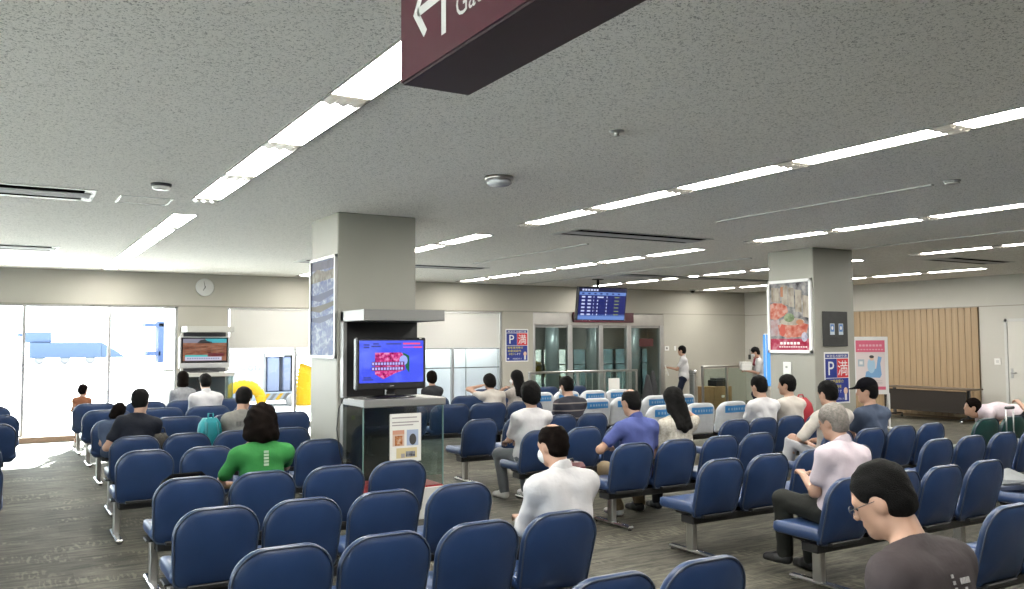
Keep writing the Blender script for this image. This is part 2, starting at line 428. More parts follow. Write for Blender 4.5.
o = mb.build('light_switch'); tag(o, 'white switch plate on the pillar under the food poster', 'switch')
mb = MB(); mb.box(15.18, 15.32, YW-.02, YW, 1.5, 1.62, M_WHITE, .004); mb.box(15.22, 15.26, YW-.026, YW-.02, 1.54, 1.59, M_DARK); mb.box(15.50, 15.56, YW-.02, YW, 1.5, 1.62, M_WHITE, .004)
o = mb.build('thermostat'); tag(o, 'small white thermostat on the wall beside the standing attendant', 'thermostat')

# ------------------------------------------------------------------ ceiling fittings
LX = (1.633, 5.25, 8.895, 12.54, 16.16)
def light_strip_meshes(seg):
    w = .114; fr = MB(); fr.box(-w-.012, -w, 0, seg, -.008, .03, M_LAMPFRAME); fr.box(w, w+.012, 0, seg, -.008, .03, M_LAMPFRAME)
    fr.box(-w, w, 0, .012, -.008, .03, M_LAMPFRAME); fr.box(-w, w, seg-.012, seg, -.008, .03, M_LAMPFRAME)
    df = MB(); df.box(-w, w, .012, seg-.16, -.004, .0, M_LAMP)
    lv = MB()
    for k in range(3):
        x0 = -w+k*2*w/3
        pts = [(x0+2*w/3*t/6, -.006-.022*math.sin(PI*t/6)) for t in range(7)]
        ring = [[(x, seg-.14+.02*j, z) for x, z in pts] for j in range(7)]
        vs = [p for r in ring for p in r]; fs = [(i*7+j, i*7+j+1, (i+1)*7+j+1, (i+1)*7+j) for i in range(6) for j in range(6)]
        lv.add(vs, fs, M_LOUVRE, True)
    lv.box(-w, w, seg-.16, seg-.012, -.002, .0, M_LOUVRE)
    return fr.mesh('lamp_frame'), df.mesh('diffuser'), lv.mesh('louvre', False)
ROWNAME = ('above the left block of seats', 'over the middle aisle', 'over the right block of seats', 'beyond the food poster pillar', 'along the wood panelling')
SEG = 1.3
lm = light_strip_meshes(SEG)
ORD = ('first', 'second', 'third', 'fourth', 'fifth', 'sixth', 'seventh', 'eighth', 'ninth')
for i, x in enumerate(LX):
    near = 8.58; k0 = 0
    if i < 4:
        for k in range(7 if i < 2 else 6):
            y1 = near-k*SEG
            e = empty('ceiling_light', (x, y1-SEG, CH), label='%s strip light %s, on the near side of the pillars' % (ORD[k], ROWNAME[i]), cat='light', group='fluorescent ceiling lights')
            for n_, me in zip(('lamp_frame', 'diffuser', 'louvre'), lm): ob(n_, me, e)
    for k in range(6):
        y0 = 9.57+k*SEG
        e = empty('ceiling_light', (x, y0, CH), label='%s strip light %s, on the window side of the pillars' % (ORD[k], ROWNAME[i]), cat='light', group='fluorescent ceiling lights')
        for n_, me in zip(('lamp_frame', 'diffuser', 'louvre'), lm): ob(n_, me, e)

def diffuser(x0, x1, y0, y1, lab):
    e = empty('air_diffuser', ((x0+x1)/2, (y0+y1)/2, CH), label=lab, cat='air vent', group='slot air diffusers in the ceiling')
    hx, hy = (x1-x0)/2, (y1-y0)/2
    q = MB(); q.box(-hx, hx, -hy, hy, -.006, .0, M_LGREY, .002); q.build('vent_frame', e)
    for y0, y1 in ((-.86, -.44), (.36, .74)):
        q = MB(); q.box(-hx+.10, hx-.10, hy*y0, hy*y1, -.008, -.006, M_SLOT); q.build('slot', e)
    q = MB(); q.box(-hx+.04, hx-.04, -hy*.42, hy*.36, -.013, -.006, mat('vent_white', (.60, .60, .62), .7, spec=.1), .004); q.build('blade', e)
diffuser(-1.0, .70, 8.45, 9.14, 'slot air diffuser in the ceiling left of the first light strip')
diffuser(-1.4, .66, 13.6, 14.35, 'slot air diffuser in the ceiling near the wide window')
diffuser(5.95, 8.2, 8.55, 9.12, 'slot air diffuser in the ceiling between the two pillars')
diffuser(4.2, 7.72, 13.88, 14.42, 'slot air diffuser in the ceiling behind the television pillar')
diffuser(13.5, 15.3, 8.5, 9.1, 'slot air diffuser in the ceiling above the wood panelling')
diffuser(10.9, 15.4, 13.8, 14.3, 'slot air diffuser in the ceiling in front of the boarding gate')
mb = MB()
for x0, x1, y0, y1 in ((.9, .92, 8.62, 9.08), (1.35, 1.37, 8.62, 9.04), (.9, 1.36, 9.05, 9.06), (.9, 1.36, 8.62, 8.63)): mb.box(x0, x1, y0, y1, CH-.006, CH, M_WHITE)
o = mb.build('access_hatch'); tag(o, 'square access hatch in the ceiling beside the left light strip', 'hatch')
for nm, x, y0, y1, lab in (('curtain_rail', 7.02, 4.6, 7.27, 'thin ceiling rail in the middle of the ceiling'), ('curtain_rail', 7.02, 9.8, 13.2, 'thin ceiling rail beyond the middle air diffuser'),
                           ('curtain_rail', 10.95, 3.4, 8.5, 'thin ceiling rail right of the food poster pillar'), ('curtain_rail', 10.6, 10.2, 17.4, 'thin ceiling rail running to the gate wall')):
    mb = MB(); mb.box(x-.02, x+.02, y0, y1, CH-.012, CH, M_LGREY); o = mb.build(nm); tag(o, lab, 'rail', 'thin ceiling rails')
def detector(x, y, r, h, mt, lab, ring=None):
    e = empty('smoke_detector', (x, y, CH), label=lab, cat='smoke detector')
    q = MB(); q.lathe([(r, 0), (r, -h*.35), (r*.92, -h*.45)], M_WHITE if ring is None else ring, n=24); q.build('mount_base', e)
    q = MB(); q.lathe([(r*.80, -h*.4), (r*.88, -h*.75), (r*.70, -h), (.001, -h)], mt, n=24); q.build('sensor_head', e)
detector(1.14, 7.86, .085, .05, M_WHITE, 'round smoke detector on the ceiling by the left light strip', M_DARK)
detector(3.52, 6.17, .12, .07, mat('translucent_white', (.75, .76, .80), .25), 'white round detector on the ceiling in front of the television pillar', M_STEEL)
detector(7.0, 4.41, .07, .03, M_LGREY, 'small detector on the ceiling between the right light strips', M_GREY)
mb = MB(); mb.lathe([(.05, 0), (.05, -.006), (.02, -.008), (.012, -.03), (.022, -.034), (.001, -.036)], M_STEEL, n=16)
o = mb.build('sprinkler', loc=(3.41, 4.43, CH)); tag(o, 'brass sprinkler head in the ceiling above the middle aisle', 'sprinkler')
e = empty('dome_camera', (15.7, 17.2, CH), label='small black dome camera on the ceiling by the far corner', cat='camera')
q = MB(); q.lathe([(.09, 0), (.09, -.03), (.07, -.035)], M_WHITE, n=18); q.build('camera_base', e)
q = MB(); q.lathe([(.07, -.03), (.065, -.07), (.04, -.095), (.001, -.10)], M_BLACKGLOSS, n=18); q.build('dome', e)

# ------------------------------------------------------------------ hanging sign
e = empty('hanging_sign', (.95, 1.99, 2.4), label='maroon hanging gate sign with white arrow', cat='sign')
q = MB(); q.box(-.095, .095, -1.75, 0, 0, .40, M_MAROON, .003); q.build('sign_box', e)
q = MB(); q.box(-.1005, -.0955, -1.747, -.003, .004, .397, M_MAROONF)
fc = q.build('sign_face', e)
def yz(p, x=-.1015): return [(x, y, z) for y, z in p]
q = MB()
AR = [[(-.165, .15), (-.105, .15), (-.105, .225), (-.14, .225)],]
def ap(pts):
    q.add([(-.1015, y, z) for y, z in pts], [tuple(range(len(pts)))], M_SIGNW)
ap([(-.080, .150), (-.142, .222), (-.160, .208), (-.112, .150), (-.160, .092), (-.142, .078)])      # chevron head pointing left
ap([(-.105, .160), (-.105, .138), (-.262, .138), (-.262, .160)])                                     # bar
ap([(-.238, .150), (-.262, .150), (-.262, .052), (-.238, .052)])                                     # shaft down
ar = q.build('arrow', e)
t = lettering('Gate', M_SIGNW, None, 0, 0, 0, h=.058)
t.parent = e; t.rotation_euler = (0, 0, -PI/2); t.location = (-.1016, -.392, .096)
t = lettering('搭乗口', M_SIGNW, None, 0, 0, 0, h=.09)
t.parent = e; t.rotation_euler = (0, 0, -PI/2); t.location = (-.1016, -.46, .20)
for y in (-.3, -1.4):
    q = MB(); q.tube([(0, y, .40), (0, y, CH-2.4)], .010, M_DARK, 8); q.build('hanger_rod', e)

# ------------------------------------------------------------------ flight information display
e = empty('flight_display', (11.2, 15.28, CH), label='blue flight information screen hanging from the ceiling by the gate', cat='display')
q = MB(); q.tube([(0, 0, 0), (0, 0, -.22)], .03, M_BLACK, 10); q.box(-.09, .09, -.09, .09, -.02, 0, M_BLACK); q.build('ceiling_pole', e)
def tilt(p, a=math.radians(9)):
    x, y, z = p; return (x, y*math.cos(a)+z*math.sin(a)*-1, y*math.sin(a)+z*math.cos(a))
def tilted(mbx, off):
    mbx.v = [tuple(Vector(tilt(v))+Vector(off)) for v in mbx.v]; return mbx
OFF = (.07, -.02, -.545); HW, HH = .655, .365
q = MB(); q.box(-HW, HW, -.04, .05, -HH, HH, M_BLACK, .01); tilted(q, OFF).build('housing', e)
q = MB()
m_nav = mat('screen_navy', (0, 0, 0), .3, emit=(.008, .013, .11), estr=1.2); m_sky = mat('screen_sky', (0, 0, 0), .3, emit=(.12, .21, .50), estr=1.1)
m_scw = mat('screen_white', (0, 0, 0), .3, emit=(.60, .66, .95), estr=.9); m_scg = mat('screen_green', (0, 0, 0), .3, emit=(.30, .36, .12), estr=.8)
m_scdk = mat('screen_dark', (0, 0, 0), .3, emit=(.008, .010, .05), estr=1.0)
W_, H_ = HW-.025, HH-.02
q.rect(-W_, W_, -H_, H_, -.0412, m_scdk)
q.rect(-W_, W_, H_-.155, H_-.085, -.0416, m_sky); q.rect(-W_, W_, -H_, -H_+.115, -.0416, m_sky)
for r in range(6):
    z1 = H_-.16-r*.076; q.rect(-W_, W_, z1-.070, z1, -.0416, m_nav)
    for xx, ww in ((-.56, .09), (-.40, .09), (-.25, .018), (-.15, .03), (.10, .025)):
        q.rect(xx, xx+ww, z1-.052, z1-.018, -.0420, m_scw)
    if r == 0: q.rect(-.12, .02, z1-.052, z1-.022, -.0420, m_scw)
    q.rect(.32, .45, z1-.046, z1-.026, -.0420, m_scg)
for k in range(6): q.rect(-.56+k*.075, -.51+k*.075, H_-.062, H_-.022, -.0416, m_scw)
for k in range(7): q.rect(-.56+k*.16, -.50+k*.16, H_-.135, H_-.105, -.0420, m_nav)
tilted(q, OFF).build('screen', e, fix=False)

# ------------------------------------------------------------------ clock on the wall
e = empty('wall_clock', (3.41, YW, 2.855), label='round white wall clock above the silver television', cat='clock')
q = MB(); q.lathe([(.17, 0), (.175, -.02), (.17, -.04), (.155, -.042)], M_LGREY, n=36, axis='y'); q.build('clock_case', e)
q = MB(); q.lathe([(.155, -.040), (.001, -.0405)], M_PAPER, n=36, axis='y')
fc = q.build('clock_face', e)
q = MB()
for k in range(12):
    a = 2*PI*k/12; r0, r1 = (.105, .142); d = (math.sin(a), math.cos(a)); p = (math.cos(a), -math.sin(a)); w = .009
    q.poly([(d[0]*r0+p[0]*w, d[1]*r0+p[1]*w), (d[0]*r1+p[0]*w, d[1]*r1+p[1]*w), (d[0]*r1-p[0]*w, d[1]*r1-p[1]*w), (d[0]*r0-p[0]*w, d[1]*r0-p[1]*w)], -.0415, M_DARK)
q.build('hour_mark', fc)
for nm, ang, ln, w in (('hour_hand', 208, .075, .008), ('minute_hand', 350, .12, .006)):
    q = MB(); a = math.radians(ang); d = (math.sin(a), math.cos(a)); p = (math.cos(a), -math.sin(a))
    q.prism([(-d[0]*.02+p[0]*w, -d[1]*.02+p[1]*w), (d[0]*ln+p[0]*w*.5, d[1]*ln+p[1]*w*.5), (d[0]*ln-p[0]*w*.5, d[1]*ln-p[1]*w*.5), (-d[0]*.02-p[0]*w, -d[1]*.02-p[1]*w)], -.046, -.044, 'y', M_BLACK); q.build(nm, e)

# ------------------------------------------------------------------ boarding gate
M_CORR = mat('corridor_wall', (.42, .43, .40), .6); M_TEALG = glass('teal_glass', (.11, .14, .145), 1.0)
mb = MB(); mb.box(10.85, 17.5, YW+.25, 21.2, -.12, 0, mat('corridor_floor', (.20, .20, .19), .5))
mb.box(10.75, 17.5, YW+.25, 21.3, 2.62, 2.72, M_CORR); mb.box(17.4, 17.5, YW+.25, 21.2, 0, 2.62, M_CORR); mb.box(10.75, 10.85, YW+.25, 21.2, 0, 2.62, M_CORR)
mb.box(10.85, 17.4, 21.15, 21.25, 1.52, 2.62, M_CORR); mb.box(10.85, 17.4, 21.15, 21.25, 0, .12, M_CORR)
for k in range(13): mb.box(10.9+k*.52, 10.95+k*.52, 21.15, 21.25, .12, 1.52, M_DARK)
mb.box(10.85, 17.4, 21.12, 21.16, 1.06, 1.10, M_DARK)
mb.box(14.4, 17.4, 21.19, 21.2, .12, 1.52, M_TEALG); mb.box(10.85, 14.4, 21.19, 21.2, .12, 1.52, glass('grey_glass', (.27, .29, .28), 1.0))
o = mb.build('wall_corridor'); tag(o, 'dim grey corridor behind the gate glass', 'corridor', kind='structure')
for k, x in enumerate((12.6, 15.2)):  # hidden lamps added to lift the dark corridor
    mb = MB(); mb.box(-.6, .6, -.12, .12, -.03, 0, M_LAMPFRAME); mb.box(-.56, .56, -.09, .09, -.035, -.028, M_LAMP)
    o = mb.build('ceiling_light', loc=(x, 19.2, 2.62)); tag(o, ('added hidden light inside the gate corridor behind the left gate panes', 'added hidden light inside the gate corridor behind the right gate panes')[k], 'light', 'added corridor lights')
for k, x in enumerate((13.2, 14.6, 16.1)):
    mb = MB(); mb.lathe([(.19, 0), (.19, 2.62)], mat('corridor_column', (.42, .52, .54), .3, .2), n=20)
    o = mb.build('column', loc=(x, 20.2, 0)); tag(o, ('round grey column behind the third gate pane', 'round grey column behind the fourth gate pane', 'round grey column at the right end of the gate corridor')[k], 'column', 'corridor columns')
gx = (GL+GR)/2
e = empty('boarding_gate', (gx, YW, 0), label='glazed boarding gate with steel mullions under the maroon sign', cat='gate')
q = MB(); q.box(GL-gx, GR-gx, .0, .08, 2.16, TZ-.02, M_STEEL, .004); q.build('transom_panel', e)
for x, w in ((GL+.03, .06), (12.14, .14), (13.09, .13), (13.99, .14), (GR-.06, .13)):
    q = MB(); q.box(x-gx-w/2, x-gx+w/2, -.01, .12, 0, 2.16, M_ALU, .005); q.build('mullion', e)
for a, b in ((GL+.06, 12.07), (12.21, 13.02), (13.16, 13.92), (14.06, 15.02)):
    q = MB(); q.box(a-gx, b-gx, .04, .05, .02, 2.12, M_GLASSD); gp = q.build('glass_pane', e)
    q = MB(); q.box(a-gx, b-gx, .03, .06, 2.10, 2.16, M_GREY); q.build('door_rail', gp)
q = MB(); q.box(1.25, 1.72, .036, .039, 1.62, 1.82, mat('dull_red', (.09, .035, .035), .6, spec=.1)); q.build('notice', e)
e = empty('gate_sign', (13.15, YW-.05, 2.25), label='maroon gate sign with white lettering half behind the flight screen', cat='sign')
q = MB(); q.box(-.93, .93, -.04, .04, -.015, .235, M_MAROONF, .004); pn = q.build('sign_panel', e)
lettering('搭乗口', M_SIGNW, pn, -.48, .10, -.042, h=.15); lettering('ゲート', M_SIGNW, pn, .05, .10, -.042, h=.12); lettering('A・C', M_SIGNW, pn, .42, .10, -.042, h=.13)

def rail_fence(name, label, xs, y, top, panes, curve=False):
    e = empty(name, (xs[0], y, 0), label=label, cat='railing')
    for x in xs:
        q = MB(); q.box(x-xs[0]-.025, x-xs[0]+.025, -.025, .025, 0, top, M_STEEL, .004); q.box(x-xs[0]-.06, x-xs[0]+.06, -.06, .06, 0, .012, M_STEEL); q.build('post', e)
    q = MB(); q.box(-.03, xs[-1]-xs[0]+.03, -.035, .035, top, top+.05, M_STEEL, .012); q.build('handrail', e)
    for a, b in panes:
        q = MB(); q.box(a-xs[0]+.03, b-xs[0]-.03, -.005, .005, .08, top-.03, M_GLASSP); q.build('glass_pane', e)
    return e
e = rail_fence('gate_railing', 'steel and glass railing in front of the gate doors', (9.97, 11.24, 12.0, 12.93), 16.15, 1.045, ((9.97, 11.24), (11.24, 12.0), (12.0, 12.93)))
for k in range(9):
    q = MB(); x = 11.32+k*.175-9.97; q.box(x-.008, x+.008, .02, .035, .08, 1.05, M_GREY); q.build('baluster', e)
q = MB(); q.box(2.12, 2.44, -.03, -.026, .62, .90, M_PAPER); q.build('paper_notice', e)
rail_fence('glass_partition', 'glass partition in front of the cardboard box by the gate', (14.70, 15.5, 16.42), 15.8, 1.10, ((14.70, 15.5), (15.5, 16.42)))
e = empty('ticket_gate', (14.52, 15.95, 0), label='slim steel ticket reader post beside the glass partition', cat='gate')
q = MB(); q.box(-.045, .045, -.09, .09, 0, .95, M_STEEL, .015); q.build('cabinet', e)
q = MB(); q.box(-.055, .055, -.11, .11, .95, 1.05, M_STEEL, .025); q.build('reader_top', e)
e = empty('cardboard_box', (15.95, 16.7, 0), .15, label='brown cardboard box on the floor behind the glass partition', cat='box')
mcard = mat('cardboard', (.33, .20, .085), .7, var=.08)
q = MB(); q.box(-.37, .37, -.26, .26, 0, .58, mcard, .006); q.build('carton', e)
q = MB(); q.box(-.375, .375, -.03, .03, .58, .582, mat('tape', (.50, .38, .20), .35)); q.box(-.06, .06, -.262, -.26, .30, .36, M_PAPER); q.build('tape_strip', e)
mb = MB(); mb.box(-.22, .22, -.16, .16, 0, .16, M_BLACK, .02); mb.box(-.18, .18, -.12, .12, .16, .21, M_DARK, .02)
o = mb.build('label_printer', loc=(16.08, 16.72, .582)); tag(o, 'black machine lying on top of the cardboard box', 'machine')
mb = MB()
for dx, h in ((-.09, .93), (.08, 1.02)):
    mb.lathe([(.17, 0), (.15, .35), (.10, .65), (.05, h-.06), (.02, h), (.001, h)], mat('dark_cloth', (.022, .023, .027), .8, var=.2), (dx, 0, 0), 14)
o = mb.build('covered_stand', loc=(13.98, 16.9, 0)); tag(o, 'dark cloth covered stand with two points in front of the fourth gate pane', 'stand')
e = empty('digital_signage', (14.2, 13.0, 0), label='tall light blue digital screen half behind the food poster pillar', cat='screen')
q = MB(); q.box(-.34, .34, -.03, .05, .78, 1.90, M_LGREY, .01); q.build('screen_body', e)
q = MB(); q.rect(-.325, .325, .80, 1.88, -.031, mat('cyan_screen', (0, 0, 0), .3, emit=(.10, .42, 1.0), estr=1.0)); q.box(-.345, -.335, -.02, .04, .80, 1.88, MATS['cyan_screen']); q.build('screen', e, fix=False)
q = MB(); q.box(-.05, .05, 0, .05, .03, .80, M_DARK); q.box(-.3, .3, -.22, .25, 0, .03, M_DARK, .008); q.build('stand', e)

# ------------------------------------------------------------------ television kiosks
def kiosk(loc, label, glasscab, panelmat, rimmat):
    e = empty('display_kiosk', loc, label=label, cat='kiosk')
    w = .43; D = .70          # front at y=0, back at y=D
    q = MB(); q.box(-w, w, 0, D, 0, .31, M_LGREY, .006); q.build('plinth', e)
    q = MB(); q.box(-w+.01, w-.01, .01, D-.02, .31, .325, M_RED); q.build('red_base', e)
    q = MB(); q.box(-w+.04, w-.02, D-.09, D-.03, .325, 2.02, panelmat, .004); q.build('back_panel', e)
    q = MB(); q.box(-w, -w+.04, D-.12, D-.03, .325, 2.07, rimmat, .003); q.build('side_frame', e)
    q = MB(); q.box(-w, w+.01, .0, D-.03, 1.965, 2.075, rimmat, .004); q.build('canopy', e)
    q = MB(); q.box(-w, w+.02, -.01, D-.03, 1.12, 1.195, rimmat, .008); q.build('counter', e)
    for nm, b in (('front', (-w+.005, w-.005, .012, .020)), ('left', (-w+.004, -w+.012, .02, D-.12)), ('right', (w-.012, w-.004, .02, D-.09))):
        q = MB(); q.box(b[0], b[1], b[2], b[3], .325, 1.118, M_GLASSK); q.build('glass_panel', e)
    for x in (-w+.006, w-.006):
        q = MB(); q.box(x-.005, x+.005, .008, .024, .325, 1.118, mat('glass_edge', (.16, .26, .24), .2)); q.build('glass_edge', e)
    return e
def television(loc, label, bez, w, h, foot):
    e = empty('television', loc, label=label, cat='television')
    q = MB(); q.box(-w/2, w/2, -.035, .045, .085, .085+h, bez, .012); q.box(-w/2+.06, w/2-.06, .045, .10, .14, h, M_BLACK, .01); q.build('housing', e)
    q = MB(); q.lathe([(.22, 0), (.22, .012), (.08, .03), (.05, .035)], foot, n=30); q.v = [(x*1.25, y*.6, z) for x, y, z in q.v]; q.box(-.06, .06, -.01, .05, .02, .12, foot, .01); q.build('stand', e)
    return e
kiosk((3.43, 7.91, 0), 'black glass cabinet kiosk at the front of the pillar', True, M_BLACK, mat('kiosk_silver', (.26, .26, .255), .42, .3))
e = empty('notice_sheet', (3.44, 7.905, .58), label='white notice sheet with two pictures on the kiosk front glass', cat='notice')
q = MB(); q.box(-.165, .165, .0, .012, 0, .47, M_PAPER); nb = q.build('sheet', e)
q = MB(); mg = mat('print_grey', (.35, .32, .33), .7)
for k, (z, a, b) in enumerate(((.425, -.14, .12), (.38, -.14, .14), (.352, -.14, .08))): q.rect(-.145, b, z, z+.012, -.001, mg)
q.rect(-.14, -.015, .27, .31, -.001, mat('print_peach', (.60, .30, .20), .7)); q.rect(-.14, -.015, .155, .29, -.0008, mat('print_pinkish', (.62, .45, .36), .7))
q.rect(-.115, -.035, .16, .255, -.0012, ramp_mat('print_orange', [(.3, (.05, .03, .02)), (.5, (.50, .18, .06)), (.7, (.75, .60, .45))], nscale=20))
q.rect(.01, .135, .155, .31, -.0008, mat('print_blue', (.38, .46, .64), .7)); q.ellipse(.075, .215, .038, .055, -.0012, M_DARK)
q.rect(-.10, .12, .035, .135, -.0008, mat('print_cream', (.66, .55, .30), .7)); q.rect(0, .10, .045, .10, -.0012, ramp_mat('print_photo', [(.3, (.05, .05, .06)), (.6, (.35, .36, .4))], nscale=25)); q.rect(-.05, -.01, .04, .08, -.0012, mg)
q.build('printed_picture', nb, fix=False)

e = television((3.37, 8.13, 1.195), 'black television showing a blue screen on the pillar kiosk counter', M_BLACK, .75, .52, M_BLACKGLOSS)
e.scale = (1, 1, 1.0)
q = MB()
mbl = ramp_mat('tv_blue', [(.2, (.03, .05, .80)), (.5, (.07, .11, .95)), (.8, (.20, .28, 1.0))], scale=(1, 1, 1.2), nscale=3.0, emit=.9, dist=.6)
q.rect(-.345, .345, .155, .575, -.0362, mbl)
mpk = ramp_mat('tv_pink', [(.35, (.25, .0, .08)), (.5, (.75, .03, .28)), (.68, (.95, .35, .65))], nscale=30, emit=.8)
q.poly([(-.18, .455), (.10, .455), (.14, .42), (.14, .28), (.03, .245), (-.09, .19), (-.18, .24)], -.0366, mpk)
q.poly([(.12, .455), (.19, .42), (.19, .25), (.155, .29), (.13, .37)], -.0368, mat('tv_green', (0, 0, 0), .3, emit=(.01, .12, .06), estr=1))
q.ellipse(.125, .375, .045, .05, -.0370, mat('tv_pale', (0, 0, 0), .3, emit=(.35, .40, .95), estr=1))
for z in (.325, .275):
    q.rect(-.215, .135, z, z+.038, -.0372, mat('tv_band', (0, 0, 0), .3, emit=(.12, .01, .10), estr=1))
    for k in range(11): q.rect(-.21+k*.031, -.19+k*.031, z+.007, z+.031, -.0376, mat('tv_text', (0, 0, 0), .3, emit=(.5, .5, 1.0), estr=1))
mtx = mat('tv_darktext', (0, 0, 0), .3, emit=(.04, .05, .30), estr=1); mrd = mat('tv_red', (0, 0, 0), .3, emit=(.85, .08, .25), estr=1)
for x0, x1, z in ((-.20, -.14, .535), (-.06, .10, .535), (-.22, -.12, .51), (-.30, -.24, .50), (-.30, -.24, .525), (-.31, -.20, .18), (-.30, -.22, .20)): q.rect(x0, x1, z, z+.014, -.0368, mtx)
q.rect(.12, .31, .535, .552, -.0368, mrd); q.rect(.12, .33, .50, .515, -.0368, mat('tv_violet', (0, 0, 0), .3, emit=(.45, .10, .75), estr=1)); q.rect(.24, .33, .50, .515, -.0370, mrd)
q.build('screen', e, fix=False)
q = MB(); q.rect(.30, .325, .59, .600, -.0362, M_LGREY); q.rect(-.02, .025, .118, .126, -.0362, M_GREY); q.build('maker_mark', e, fix=False)
mb = MB(); mb.tube([(2.985, 8.3, 1.20), (2.93, 8.28, 1.20), (2.88, 8.27, 1.10), (2.86, 8.27, .9), (2.90, 8.28, .65), (2.97, 8.3, .45), (2.985, 8.3, .34)], .006, M_BLACK, 6)
o = mb.build('power_cable'); tag(o, 'black cable drooping beside the pillar kiosk', 'cable')

kiosk((3.40, 17.05, 0), 'grey cabinet kiosk under the silver television at the window wall', False, mat('panel_grey', (.07, .07, .08), .5), mat('kiosk_cream', (.50, .49, .45), .5))
e = television((3.33, 17.25, 1.195), 'silver framed television showing a news picture between the windows', mat('tv_silver', (.42, .42, .42), .35, .5), .93, .60, M_DARK)
q = MB(); q.rect(-.43, .43, .185, .665, -.0358, M_BLACKGLOSS)
q.rect(-.40, .40, .205, .645, -.0360, ramp_mat('news_brick', [(.3, (.10, .03, .015)), (.5, (.30, .11, .06)), (.7, (.42, .22, .14))], scale=(1, 1, 5), nscale=7, emit=.8))
mk = lambda n, c: mat(n, (0, 0, 0), .3, emit=c, estr=.9)
q.rect(-.40, -.02, .565, .645, -.0363, mk('news_grey', (.22, .22, .28))); q.rect(0, .40, .565, .645, -.0363, mk('news_teal', (.05, .38, .45)))
q.poly([(-.15, .555), (-.08, .62), (0, .635), (.04, .60), (.12, .585), (.15, .555)], -.0366, mk('news_dark', (.015, .015, .02)))
for k in range(8): q.rect(-.38+k*.1, -.372+k*.1, .37, .55, -.0364, mk('news_line', (.12, .05, .03)))
for z in (.42, .47, .52): q.rect(-.39, .39, z, z+.006, -.0364, MATS['news_line'])
q.rect(.06, .35, .31, .37, -.0366, mk('news_maroon', (.12, .01, .02))); q.rect(-.36, .05, .295, .335, -.0368, mk('news_cyan', (.05, .45, .45)))
q.rect(-.36, .31, .23, .30, -.0370, mk('news_pale', (.55, .55, .70)))
for k in range(14): q.rect(-.32+k*.043, -.295+k*.043, .255, .28, -.0374, mk('news_text', (.15, .15, .25)))
q.rect(-.40, .40, .205, .225, -.0370, MATS['news_dark'])
q.build('screen', e, fix=False)

# ------------------------------------------------------------------ posters and signs
M_PB = mat('poster_blue', (.008, .028, .25), .5); M_PR = mat('poster_red', (.62, .025, .035), .5); M_PW = mat('poster_white', (.80, .80, .80), .5); M_PY = mat('poster_yellow', (.72, .62, .05), .5)
def parking_poster(loc, w, h, label):
    e = empty('parking_poster', loc, label=label, cat='poster')
    q = MB(); q.box(-w/2, w/2, -.004, 0, 0, h, M_PW); b = q.build('poster_sheet', e)
    m = .022; L_, R_ = -w/2+m, w/2-m
    q = MB(); q.rect(L_, R_, h*.885, h-m*1.2, -.0048, M_PB); q.rect(L_, 0, h*.50, h*.87, -.0048, M_PB); q.rect(.004, R_, h*.50, h*.87, -.0048, M_PR)
    q.rect(L_, R_, m, h*.49, -.0048, M_PB)
    q.ellipse(R_-.07, h*.24, .045, .050, -.0054, mat('poster_skin', (.75, .50, .38), .5)); q.rect(R_-.095, R_-.045, h*.06, h*.20, -.0052, mat('poster_pale', (.70, .70, .74), .5)); q.rect(L_+.03, L_+.07, h*.075, h*.11, -.0052, M_PW)
    q.build('print_panel', b, fix=False)
    lettering('県営名古屋空港', M_PW, b, 0, h*.922, -.0056, h=h*.055, w=(R_-L_)*.88)
    lettering('P', M_PW, b, L_/2, h*.685, -.0056, h=h*.26); lettering('満', M_PW, b, R_/2, h*.685, -.0056, h=h*.29)
    lettering('駐車場満車の', M_PY, b, -.05, h*.43, -.0056, h=h*.07, w=w*.68); lettering('為御迷惑を', M_PY, b, -.07, h*.33, -.0056, h=h*.07, w=w*.60); lettering('お掛け', M_PY, b, -.15, h*.235, -.0056, h=h*.065); lettering('します', M_PW, b, .02, h*.235, -.0056, h=h*.06)
    lettering('名古屋空港ビル', M_PW, b, .01, h*.09, -.0056, h=h*.045)
    return e
parking_poster((10.60, YW, 1.28), .63, .78, 'blue parking full poster on the wall between window and gate')
parking_poster((10.655, 8.60, .82), .55, .76, 'blue parking full poster on the pillar under the black board')

e = empty('phone_board', (10.63, 8.60, 1.665), label='black board with two small pictures above the pillar parking poster', cat='board')
q = MB(); q.box(-.27, .27, -.02, 0, 0, .515, mat('charcoal_board', (.030, .031, .030), .6, var=.2), .004); b = q.build('board', e)
for x in (-.075, .115):
    q = MB(); q.rect(x-.05, x+.05, .17, .335, -.0208, mat('card_pale', (.55, .62, .70), .5)); q.rect(x-.04, x+.04, .215, .325, -.0212, mat('card_blue', (.10, .22, .50), .5)); q.ellipse(x, .27, .02, .028, -.0216, M_PW); q.build('picture_card', b, fix=False)

def frame_board(e, w, h, d, fm, fw=.028):
    q = MB(); q.box(-w/2, w/2, -d, 0, 0, fw, fm, .003); q.box(-w/2, w/2, -d, 0, h-fw, h, fm, .003); q.box(-w/2, -w/2+fw, -d, 0, 0, h, fm, .003); q.box(w/2-fw, w/2, -d, 0, 0, h, fm, .003); q.build('poster_frame', e)
e = empty('food_poster', (10.19, 9.045, 1.565), -PI/2, label='framed red and white seafood poster on the second pillar', cat='poster')
W, H = .84, 1.10; frame_board(e, W, H, .035, M_PW, .045)
q = MB(); q.rect(-W/2+.04, W/2-.04, .04, H-.04, -.02, ramp_mat('food_grey', [(.3, (.05, .05, .055)), (.5, (.22, .22, .23)), (.7, (.45, .44, .42))], nscale=9))
mcr = ramp_mat('food_cream', [(.3, (.22, .18, .14)), (.6, (.44, .40, .34))], scale=(1, 1, .5), nscale=14)
